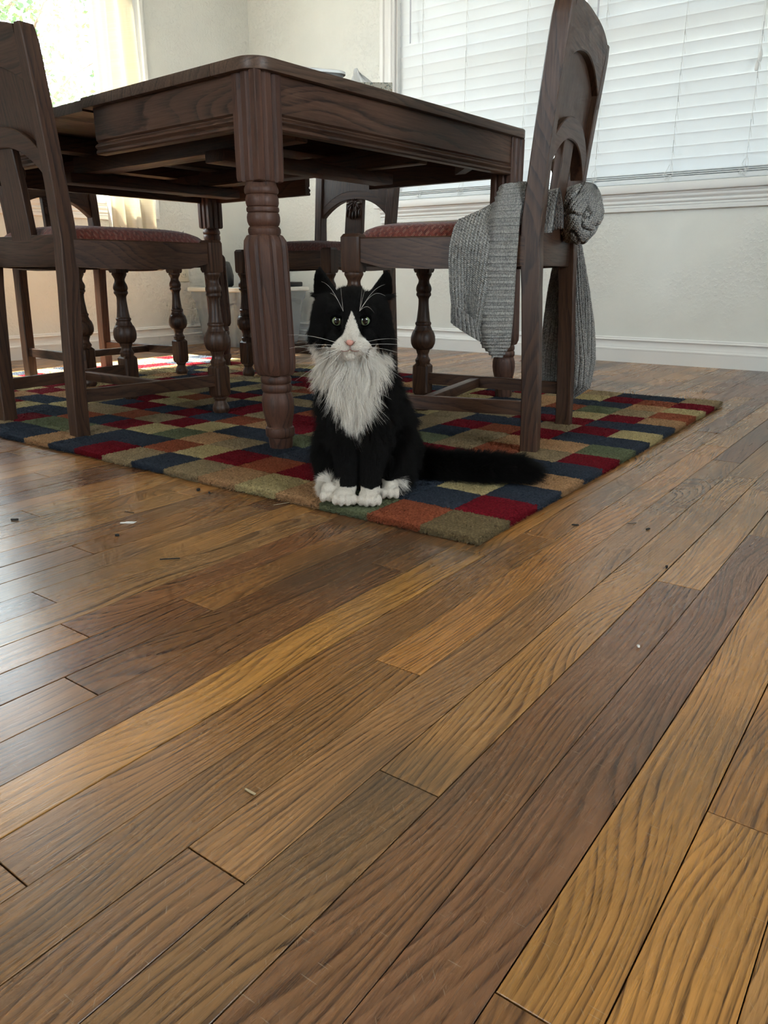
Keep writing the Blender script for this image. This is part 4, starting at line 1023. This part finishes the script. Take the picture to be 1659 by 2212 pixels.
    side = head & (np.abs(u) > 0.042) & (z < 0.315) & (v > 0.015); L[side] = np.interp(z[side], [0.268, 0.285, 0.315], [0.026, 0.021, 0.011])
    muz = head & (v < 0.005) & (z < 0.292); L[muz] = 0.0026
    chin = (z > 0.248) & (z <= 0.268) & (v < 0.012); L[chin] = 0.004
    ear = (z > 0.350) & (np.abs(u) > 0.018); L[ear] = 0.0045
    nk = (z > 0.13) & (z <= 0.268) & ~chin & (v < 0.10); L[nk] = 0.028
    wb = nk & (white > 0.5); L[wb] = np.interp(z[wb], [0.13, 0.18, 0.24, 0.268], [0.030, 0.036, 0.034, 0.024])
    leg = (z < 0.125) & (v < 0.035) & (u > -0.036) & (u < 0.052); L[leg] = np.interp(z[leg], [0.03, 0.06, 0.125], [0.003, 0.008, 0.018])
    paw = (z < 0.047) & (v < 0.03); L[paw] = 0.0022
    hind = (z < 0.06) & (u < -0.02) & (v < 0.075) & (v > 0.03); L[hind] = 0.016
    tail_m = (u > 0.085) & (z < 0.10) & (v > 0.06); 
    tail_m = tail_m & ~((v < 0.15) & (u < 0.105)); L[tail_m] = 0.021
    L *= rng.uniform(0.65, 1.15, N)
    # flow direction
    flow = np.zeros((N, 3)); flow[:] = (0, 0.25, -1.0)
    flow[nk, 0] = u[nk] * 6; flow[nk, 1] = -0.10
    fd = np.stack([u * 16, np.full(N, 0.65), (z - 0.288) * 16], 1); fd[:, 2] = np.where(np.abs(u) > 0.030, np.clip((z - 0.345) * 20, -0.5, 0.3), fd[:, 2]); flow[head] = fd[head]
    flow[side] = np.stack([np.sign(u[side]) * 0.75, np.full(side.sum(), 0.3), np.full(side.sum(), -1.0)], 1)
    flow[ear] = (0, 0.1, 1.0)
    flow[leg] = (0, 0, -1.0); flow[paw] = (0, -0.9, -0.4)
    flow[hind] = (-0.7, -0.5, -0.8)
    flow[tail_m] = (1.0, -0.25, -0.05)
    flow /= np.linalg.norm(flow, axis=1, keepdims=True) + 1e-9
    flow -= n * (flow * n).sum(1, keepdims=True) * 0.85
    lift = np.full(N, 0.42); lift[head] = 0.30; lift[side] = 0.42; lift[wb] = 0.40; lift[leg] = 0.18; lift[paw] = 0.25; lift[tail_m] = 0.75; lift[muz] = 0.35
    # clumping: nearest of random guides shifts the tips together
    cell = np.floor(p / 0.009 + rng.normal(0, 0.10, (N, 3))).astype(np.int64)
    hsh = (cell[:, 0] * 73856093 ^ cell[:, 1] * 19349663 ^ cell[:, 2] * 83492791) & 0xffff
    ctab = rng.normal(0, 1, (65536, 3)); cl = ctab[hsh]
    ccen = (cell + 0.5) * 0.009
    c2 = np.floor(p / 0.026).astype(np.int64); h2 = (c2[:, 0] * 92837111 ^ c2[:, 1] * 689287499 ^ c2[:, 2] * 283923481) & 0xffff; cl2 = ctab[h2]; ph2 = ctab[(h2 * 7 + 3) & 0xffff, 0] * 3
    K = 5; pts = np.empty((N, K, 3), np.float32)
    long_ = np.clip((L - 0.008) / 0.02, 0, 1)[:, None]
    d0 = n * lift[:, None] + flow * (1 - lift[:, None] * 0.5) + rng.normal(0, 0.10, (N, 3)) + cl * 0.14 * long_ + cl2 * 0.13 * long_
    d0 /= np.linalg.norm(d0, axis=1, keepdims=True)
    grav = np.array([0, 0, -1.0]) * (0.35 * long_)
    grav = np.where(tail_m[:, None], 0, grav)
    pull = (ccen - p); 
    for k in range(K):
        s = k / (K - 1)
        q = p + d0 * (L[:, None] * s) + grav * (L[:, None] * s * s * 0.6) + pull * (0.85 * s * s) * long_ + np.stack([np.sin(s * 4.5 + ph2), np.zeros(N), np.zeros(N)], 1) * (L[:, None] * 0.10 * s) * long_
        pts[:, k] = q
    pts[:, 0] = p - n * 0.0008
    pts[:, :, 2] = np.maximum(pts[:, :, 2], 0.0175)
    # keep the eyes, nose and inner ears clear
    keep = np.ones(N, bool)
    for ex, ez in ((-0.0232, 0.3125), (0.0190, 0.3125)):
        dd = ((p[:, 0] - ex) / 0.0105) ** 2 + ((p[:, 2] - ez) / 0.0090) ** 2; keep &= ~((dd < 1.0) & (v < 0.03))
    keep &= ~((np.hypot((p[:, 0] + 0.004) / 0.0062, (p[:, 2] - 0.2815) / 0.0045) < 1) & (v < -0.01))
    for nm, sel, colr, rad in (('black_fur', keep & (white < 0.5), ((0.0035, 0.0033, 0.0032), (0.012, 0.010, 0.009)), 0.00015), ('white_fur', keep & (white >= 0.5), ((0.74, 0.68, 0.60), (0.90, 0.86, 0.79)), 0.00014)):
        ps = pts[sel]; m = len(ps)
        hc = bpy.data.hair_curves.new(nm); hc.add_curves([K] * m)
        hc.attributes['position'].data.foreach_set('vector', ps.reshape(-1).astype(np.float32))
        ra = hc.attributes.get('radius') or hc.attributes.new('radius', 'FLOAT', 'POINT')
        prof = np.array([1.0, 1.0, 0.85, 0.6, 0.15]) * rad
        ra.data.foreach_set('value', np.tile(prof, m).astype(np.float32))
        rv = hc.attributes.new('strand', 'FLOAT', 'CURVE'); rv.data.foreach_set('value', rng.random(m).astype(np.float32))
        t = NT('cat_' + nm)
        t.set(col=t.mix(t.attr('strand', 'Fac'), colr[0], colr[1]), rough=0.55 if nm[0] == 'b' else 0.75, spec=0.12)
        hc.materials.append(t.m)
        o = bpy.data.objects.new(nm, hc); COL.objects.link(o); o.parent = root; tag(o, kind='stuff')
        o['label'] = 'black coat' if nm[0] == 'b' else 'white bib, blaze and paws'
    # ---- surface finder for eyes / nose / whiskers
    def front_v(uu, zz, rad=0.003):
        d = np.hypot(co[:, 0] - uu, co[:, 2] - zz); i = np.where((d < rad) & (co[:, 2] > 0.2))[0]
        return float(co[i, 1].min()) if len(i) else 0.0
    et = NT('cat_eye'); pos = et.attr('gc'); ex_, ey_, ez_ = et.sep(et.obj())
    rr = et.math('SQRT', et.math('ADD', et.math('MULTIPLY', ex_, ex_), et.math('MULTIPLY', ez_, ez_)))
    pup = et.math('SQRT', et.math('ADD', et.math('POWER', et.math('DIVIDE', ex_, 0.0044), 2.0), et.math('POWER', et.math('DIVIDE', ez_, 0.0064), 2.0)))
    iris = et.mix(et.ramp(rr, 0.003, 0.0085), (0.26, 0.31, 0.14), (0.19, 0.25, 0.15))
    ec = et.mix(et.ramp(pup, 1.06, 0.94), iris, (0.002, 0.002, 0.002)); ec = et.mix(et.ramp(rr, 0.0080, 0.0086), ec, (0.004, 0.004, 0.004))
    et.set(col=ec, rough=0.06, spec=0.6, coat=0.6); et.b.inputs['Coat Roughness'].default_value = 0.03
    for ex, ez, ang in ((-0.0232, 0.3125, 0.25), (0.0190, 0.3125, -0.25)):
        vv = front_v(ex, ez)
        mb = MB(); R = []
        for k in range(13):
            th = PI * k / 12; R.append([(0.0100 * math.sin(th) * math.cos(a_), -0.0100 * math.cos(th), 0.0100 * math.sin(th) * math.sin(a_)) for a_ in [2 * PI * q / 24 for q in range(24)]])
        e = part('eye', mb.rings(R[1:-1]), et.m, root, angle=80); e.location = (ex, vv + 0.0074, ez); e.rotation_euler = (0.02, ang * 0.9, -ang * 0.5)
        e['label'] = 'green eye'
        # dark lid rims
        up = []; lo = []
        for k in range(15):
            a_ = PI * k / 14
            up.append((-0.0098 * math.cos(a_), -0.0060 - 0.0022 * math.sin(a_), 0.0074 * math.sin(a_) * (1.0 if True else 1)))
            lo.append((-0.0098 * math.cos(a_), -0.0060 - 0.0020 * math.sin(a_), -0.0078 * math.sin(a_)))
        lid = MB().tube(up, 0.0020, 6).tube(lo, 0.0009, 6)
        R2 = [[(0.0106 * math.sin(th) * math.cos(a_), 0.0106 * math.sin(th) * math.sin(a_), 0.0106 * math.cos(th)) for a_ in [2 * PI * q / 24 for q in range(24)]] for th in (0.05, 0.25, 0.5, 0.75, 0.95, 1.10)]
        lid.rings(R2)
        R2 = [[(0.0104 * math.sin(th) * math.cos(a_), 0.0104 * math.sin(th) * math.sin(a_), -0.0104 * math.cos(th)) for a_ in [2 * PI * q / 24 for q in range(24)]] for th in (0.05, 0.3, 0.55, 0.78)]
        lid.rings(R2)
        l = part('eyelid', lid, plainlid, e, angle=80)
    vv = front_v(-0.004, 0.2815)
    nb = MB(); R = []
    for k in range(7):
        th = PI * k / 6; 
        ring = []
        for q in range(16):
            a_ = 2 * PI * q / 16; x = math.cos(a_) * math.sin(th); zq = math.sin(a_) * math.sin(th)
            wd = 0.0072 * (0.55 + 0.45 * (zq + 1) / 2)
            ring.append((x * wd, -0.0035 * math.cos(th), zq * 0.0050))
        R.append(ring)
    nb.rings(R[1:-1]); no = part('nose', nb, plain('cat_nose', (0.62, 0.30, 0.24), 0.45, spec=0.3), root, angle=80); no.location = (-0.004, vv + 0.0010, 0.2815); no['label'] = 'pink nose'
    ml = MB()
    ml.tube([(-0.004, front_v(-0.004, 0.2755) - 0.0022, 0.2765), (-0.004, front_v(-0.004, 0.271) - 0.0026, 0.2710)], 0.0006, 5)
    for s in (-1, 1):
        ml.tube([(-0.004 + s * x, front_v(-0.004 + s * x, 0.271 - dz) - 0.0028, 0.2708 - dz) for x, dz in ((0.0, 0.0), (0.004, 0.0022), (0.009, 0.0028), (0.014, 0.0016))], 0.0006, 5)
        ml.tube([(-0.004 + s * x, front_v(-0.004 + s * x, 0.2815 - dz) - 0.0020, 0.2835 - dz) for x, dz in ((0.0085, 0.0), (0.0055, 0.0035), (0.002, 0.0065))], 0.0005, 5)
    part('mouth', ml, plain('cat_mouth', (0.22, 0.10, 0.08), 0.7), root, angle=80)
    wm = plain('whisker_white', (0.85, 0.82, 0.76), 0.4)
    rw = random.Random(2)
    def whisk(p0, p1, sag, bow=0.0, r0=0.00028):
        p0, p1 = Vector(p0), Vector(p1); pts_ = []
        for k in range(9):
            s = k / 8; q = p0.lerp(p1, s); q.z += sag * math.sin(PI * s * 0.9); q.y -= 0.01 * math.sin(PI * s); pts_.append(q)
        part('whisker', MB().tube(pts_, [r0 * (1 - 0.75 * k / 8) for k in range(9)], 4), wm, root, angle=80)
    for s in (-1, 1):
        for k in range(7):
            u0 = -0.004 + s * (0.014 + 0.0022 * (k % 3)); z0 = 0.279 - 0.0022 * k
            v0 = front_v(u0, z0) + 0.001; a_ = 0.10 - 0.15 * k + rw.uniform(-.05, .05); ln = rw.uniform(0.055, 0.085)
            whisk((u0, v0, z0), (u0 + s * ln * math.cos(a_), v0 + 0.012 + rw.uniform(-.01, .01), z0 + ln * math.sin(a_)), 0.006 - 0.001 * k)
    for u0, tips in ((-0.014, ((-0.0475, 0.368, 0.012), (-0.034, 0.352, 0.008), (-0.0175, 0.366, 0.0))), (0.0115, ((0.0165, 0.366, 0.0), (0.051, 0.364, 0.010), (0.052, 0.345, 0.016), (0.034, 0.322, 0.010), (0.022, 0.3655, 0.002)))):
        for (u1, z1, sg) in tips:
            v0 = front_v(u0, 0.327) - 0.001; v1 = -0.004
            whisk((u0, v0, 0.327), (u1, v1, z1), sg, r0=0.00022)
    return root
plainlid = plain('eye_rim', (0.003, 0.003, 0.003), 1.0, spec=0.0)
cat()

# ------------------------------------------------------------------ sweater on the chair
def sweater():
    loc, rz = chairs[0][1], chairs[0][2]
    root = tag(empty('sweater', loc, rz), 'chunky grey knit sweater bunched over the chair seat and hanging down', 'sweater')
    # chair space: x = lateral (camera side negative), y = forward, z = up (floor of the chair at 0)
    def sheet(name, f, n, m, cu, cv, thick=0.004, rib=None, label=None, amp=0.0022):
        P = [[Vector(f(i / (n - 1), j / (m - 1))) for j in range(m)] for i in range(n)]
        Q = []
        for i in range(n):
            row = []
            for j in range(m):
                du = P[min(i + 1, n - 1)][j] - P[max(i - 1, 0)][j]; dv = P[i][min(j + 1, m - 1)] - P[i][max(j - 1, 0)]
                nn = du.cross(dv); nn = nn.normalized() if nn.length > 1e-9 else Vector((0, 0, 1))
                s, t = i / (n - 1), j / (m - 1); a = 0.0
                if rib == 'u': a = amp * abs(math.sin(PI * s * cu))
                elif rib == 'v': a = amp * abs(math.sin(PI * t * cv))
                a += 0.0009 * mnoise.noise(P[i][j] * 160)
                row.append((P[i][j] + nn * a, nn))
            Q.append(row)
        mb = MB().grid([[tuple(q[0]) for q in r] for r in Q]); mb2 = MB().grid([[tuple(q[0] - q[1] * thick) for q in r] for r in Q])
        k = len(mb.v); mb.add(mb2.v, [tuple(reversed(fc)) for fc in mb2.f])
        # close the border
        idx = [i * m for i in range(n)] + [(n - 1) * m + j for j in range(1, m)] + [i * m + m - 1 for i in range(n - 2, -1, -1)] + [j for j in range(m - 2, 0, -1)]
        mb.f += [(idx[q], idx[(q + 1) % len(idx)], k + idx[(q + 1) % len(idx)], k + idx[q]) for q in range(len(idx))]
        o = part(name, mb, 'knit', root, angle=80)
        uv = []
        for rep in range(2):
            for i in range(n):
                for j in range(m): uv += [i / (n - 1) * cu, j / (m - 1) * cv, 0.0] if rib != 'v' else [j / (m - 1) * cv, i / (n - 1) * cu, 0.0]
        at = o.data.attributes.new('kuv', 'FLOAT_VECTOR', 'POINT'); at.data.foreach_set('vector', uv)
        if label: o['label'] = label
        return o
    sm = lambda a, b, x: (lambda t: t * t * (3 - 2 * t))(min(max((x - a) / (b - a), 0), 1))
    itp = lambda xs, ys, x: float(np.interp(x, xs, ys))
    # left lobe: sleeve width with vertical ribs, spills over the seat edge; s = along forward (0 front .. 1 near stile), t = from the seat down
    def left(s, t):
        yF = itp([0, .15, .3, .5, .75, 1], [0.128, 0.162, 0.180, 0.180, 0.170, 0.163], t); yB = itp([0, .3, .6, 1], [0.046, 0.055, 0.070, 0.095], t)
        y = yF + (yB - yF) * s
        x = itp([0, .12, .25, .4, .7, 1], [-0.060, -0.120, -0.180, -0.212, -0.218, -0.214], t)
        zt = itp([0, .12, .25, .4, .7, 1], [0.505, 0.506, 0.486, 0.426, 0.336, 0.266], t)
        zt += (0.036 * s * sm(.5, 0, t)) - 0.020 * (1 - s) ** 2 * sm(.4, .1, t) - 0.012 * s * sm(.5, 1, t)
        x -= 0.010 * math.sin(PI * s) + 0.007 * math.sin(s * 9 + 1) * sm(.3, .8, t)
        return (x, y, zt)
    sheet('sleeve_panel', left, 150, 110, 16, 78, rib='u', amp=0.0030)
    # rolled cuff at the bottom of the sleeve
    def cuff(s, t):
        a = 2 * PI * s; w = 0.040 - 0.006 * t
        return (-0.216 - 0.017 * math.sin(a), 0.131 + w * math.cos(a) + 0.006 * t, 0.250 + 0.044 * t + 0.022 * math.cos(a))
    sheet('cuff', cuff, 200, 20, 24, 16, 0.004, rib='u', amp=0.0028)
    # right lobe: ribbed band hanging next to the stile, lines run across
    def right(s, t):
        yF = itp([0, .2, .45, .7, .9, 1], [0.090, 0.098, 0.104, 0.112, 0.104, 0.078], t); yB = itp([0, .2, .45, .7, .9, 1], [0.043, 0.0415, 0.0415, 0.0415, 0.045, 0.062], t)
        y = yF + (yB - yF) * s
        x = itp([0, .12, .28, .5, .8, 1], [-0.116, -0.166, -0.201, -0.211, -0.215, -0.211], t) - 0.014 * math.sin(PI * s) - 0.006 * math.sin(s * 2 * PI) + 0.010 * sm(.8, 1, s)
        z = itp([0, .12, .28, .5, .8, 1], [0.530, 0.536, 0.480, 0.375, 0.250, 0.204], t) + 0.010 * s * sm(.5, 0, t)
        return (x, y, z)
    sheet('ribbed_band', right, 50, 330, 34, 34, rib='v', amp=0.0030)
    # crumpled part lying on the seat, leading back between stile and splat
    def lap(s, t):
        y = 0.150 - 0.165 * s; x = -0.145 + 0.105 * t + 0.01 * math.sin(s * 4)
        h = math.sin(PI * min(max(t, 0.02), 0.98)) ** 0.6
        z = 0.462 + (0.040 + 0.034 * s) * h + 0.006 * math.sin(9 * t + 5 * s) - 0.02 * (1 - h)
        return (x, y, z)
    sheet('body_panel', lap, 60, 50, 26, 30, rib=None)
    # the bunch squeezed out behind the back, between splat and far stile
    def bunch(s, t):
        a = 2 * PI * s; b = PI * (0.03 + 0.94 * t)
        d = Vector((math.sin(b) * math.cos(a), math.sin(b) * math.sin(a), -math.cos(b)))
        d = Matrix.Rotation(0.6, 3, 'X') @ d
        q = Vector((d.x * 1.1, d.y * 1.5, d.z * 1.5))
        r = 1.06 + 0.16 * mnoise.noise(q * 1.1 + Vector((3, 1, 7))) - 0.30 * max(0.0, 0.16 - abs(mnoise.noise(q * 1.2 + Vector((9, 4, 2))))) / 0.16 * 0.6
        return (0.095 + 0.082 * r * d.x, -0.018 + 0.048 * r * d.y, 0.502 + 0.060 * r * d.z + 0.008 * d.x)
    sheet('gathered_shoulder', bunch, 190, 100, 44, 40, rib='u', amp=0.0016)
    # the second sleeve hanging to the floor beyond the far legs
    def hang(s, t):
        a = 2 * PI * s; z = 0.455 - 0.385 * t
        hw = itp([0, .25, .5, .75, .92, 1], [0.024, 0.040, 0.055, 0.066, 0.062, 0.020], t); hd = itp([0, .5, .9, 1], [0.018, 0.026, 0.030, 0.010], t)
        f = 1 + 0.12 * math.sin(4 * a + 5 * t) + 0.06 * math.sin(7 * a)
        return (0.212 + hd * f * math.sin(a), 0.026 - 0.016 * t + hw * f * math.cos(a), z + 0.010 * math.cos(a) * t)
    sheet('hanging_sleeve', hang, 240, 110, 38, 90, rib='u', amp=0.0024)
    return root
sweater()

# ------------------------------------------------------------------ crumbs and scraps on the floor
def speck(name, x, y, pts, h, mat, label, cat='debris', rz=0.0):
    o = part(name, slab(pts, 0, h, min(h * 0.3, 0.0004)), mat, None, smooth=False); o.location = (x, y, 0.0002); o.rotation_euler = (0, 0, rz)
    tag(o, label, cat); return o
def chip(L, w, seed):
    r = random.Random(seed); return [(-L / 2, -w / 2 * r.uniform(.5, 1)), (0, -w / 2 * r.uniform(.7, 1.1)), (L / 2, -w / 3), (L / 2 * r.uniform(.8, 1), w / 2), (-L * .1, w / 2 * r.uniform(.6, 1)), (-L / 2, w / 3)]
speck('paper_scrap', 0.688, 1.016, [(-0.012, -0.004), (0.010, -0.0055), (0.0125, 0.004), (-0.004, 0.005), (-0.006, 0.0025), (-0.013, 0.001)], 0.0006, 'paper', 'small torn white paper scrap on the floor by the rug', 'scrap', -0.9)
speck('bark_chip', 0.586, 1.175, chip(0.012, 0.003, 1), 0.003, 'chip', 'short black chip on the floor near the photo edge', 'debris', -0.85)
speck('bark_chip', 0.638, 0.974, chip(0.006, 0.003, 2), 0.003, 'chip', 'tiny black crumb on the floor below the white paper scrap', 'debris', -0.7)
speck('twig', 0.622, 0.829, chip(0.028, 0.0018, 3), 0.0014, 'chip', 'thin dark twig on the floor across a plank seam', 'debris', -0.8)
speck('twig', 0.723, 1.061, chip(0.020, 0.0012, 4), 0.001, 'chip', 'hair-thin dark twig just above the white paper scrap', 'debris', -1.3)
speck('crumb', 0.881, 1.072, chip(0.007, 0.005, 5), 0.004, 'chip', 'dark crumb on the floor close to the rug edge', 'debris', 0.3)
speck('crumb', 0.880, 1.041, chip(0.006, 0.004, 6), 0.003, 'chip', 'smaller brown crumb beside the dark one at the rug edge', 'debris', 0.8)
speck('bark_chip', 1.101, 0.429, chip(0.011, 0.003, 7), 0.002, 'chip', 'bent dark chip on the pale plank past the rug corner', 'debris', -1.1)
speck('twig', 1.164, 0.359, chip(0.016, 0.0012, 8), 0.001, 'chip', 'straight thin twig on the pale plank right of the rug', 'debris', -0.75)
speck('crumb', 1.149, 0.329, chip(0.008, 0.003, 9), 0.002, 'chip', 'dark crumb near the end of the thin twig on the pale plank', 'debris', -0.4)
speck('crumb', 1.001, 0.256, chip(0.005, 0.0035, 10), 0.003, 'chip', 'round black crumb alone on the brown plank', 'debris', 0.2)
speck('straw', 0.335, 0.374, chip(0.011, 0.0022, 11), 0.0012, 'straw', 'short pale straw bit in the foreground across a dark seam', 'debris', -1.6)
speck('grit', 0.750, 0.211, chip(0.004, 0.003, 12), 0.002, 'paper', 'tiny white grit speck on the wavy grained plank', 'debris', 0.5)
st = part('straw', MB().tube([(0.895, 0.894, 0.001), (0.904, 0.886, 0.0022), (0.918, 0.881, 0.002), (0.935, 0.882, 0.0012)], 0.0006, 5), 'straw'); tag(st, 'thin curved straw lying along the front edge of the rug', 'debris')
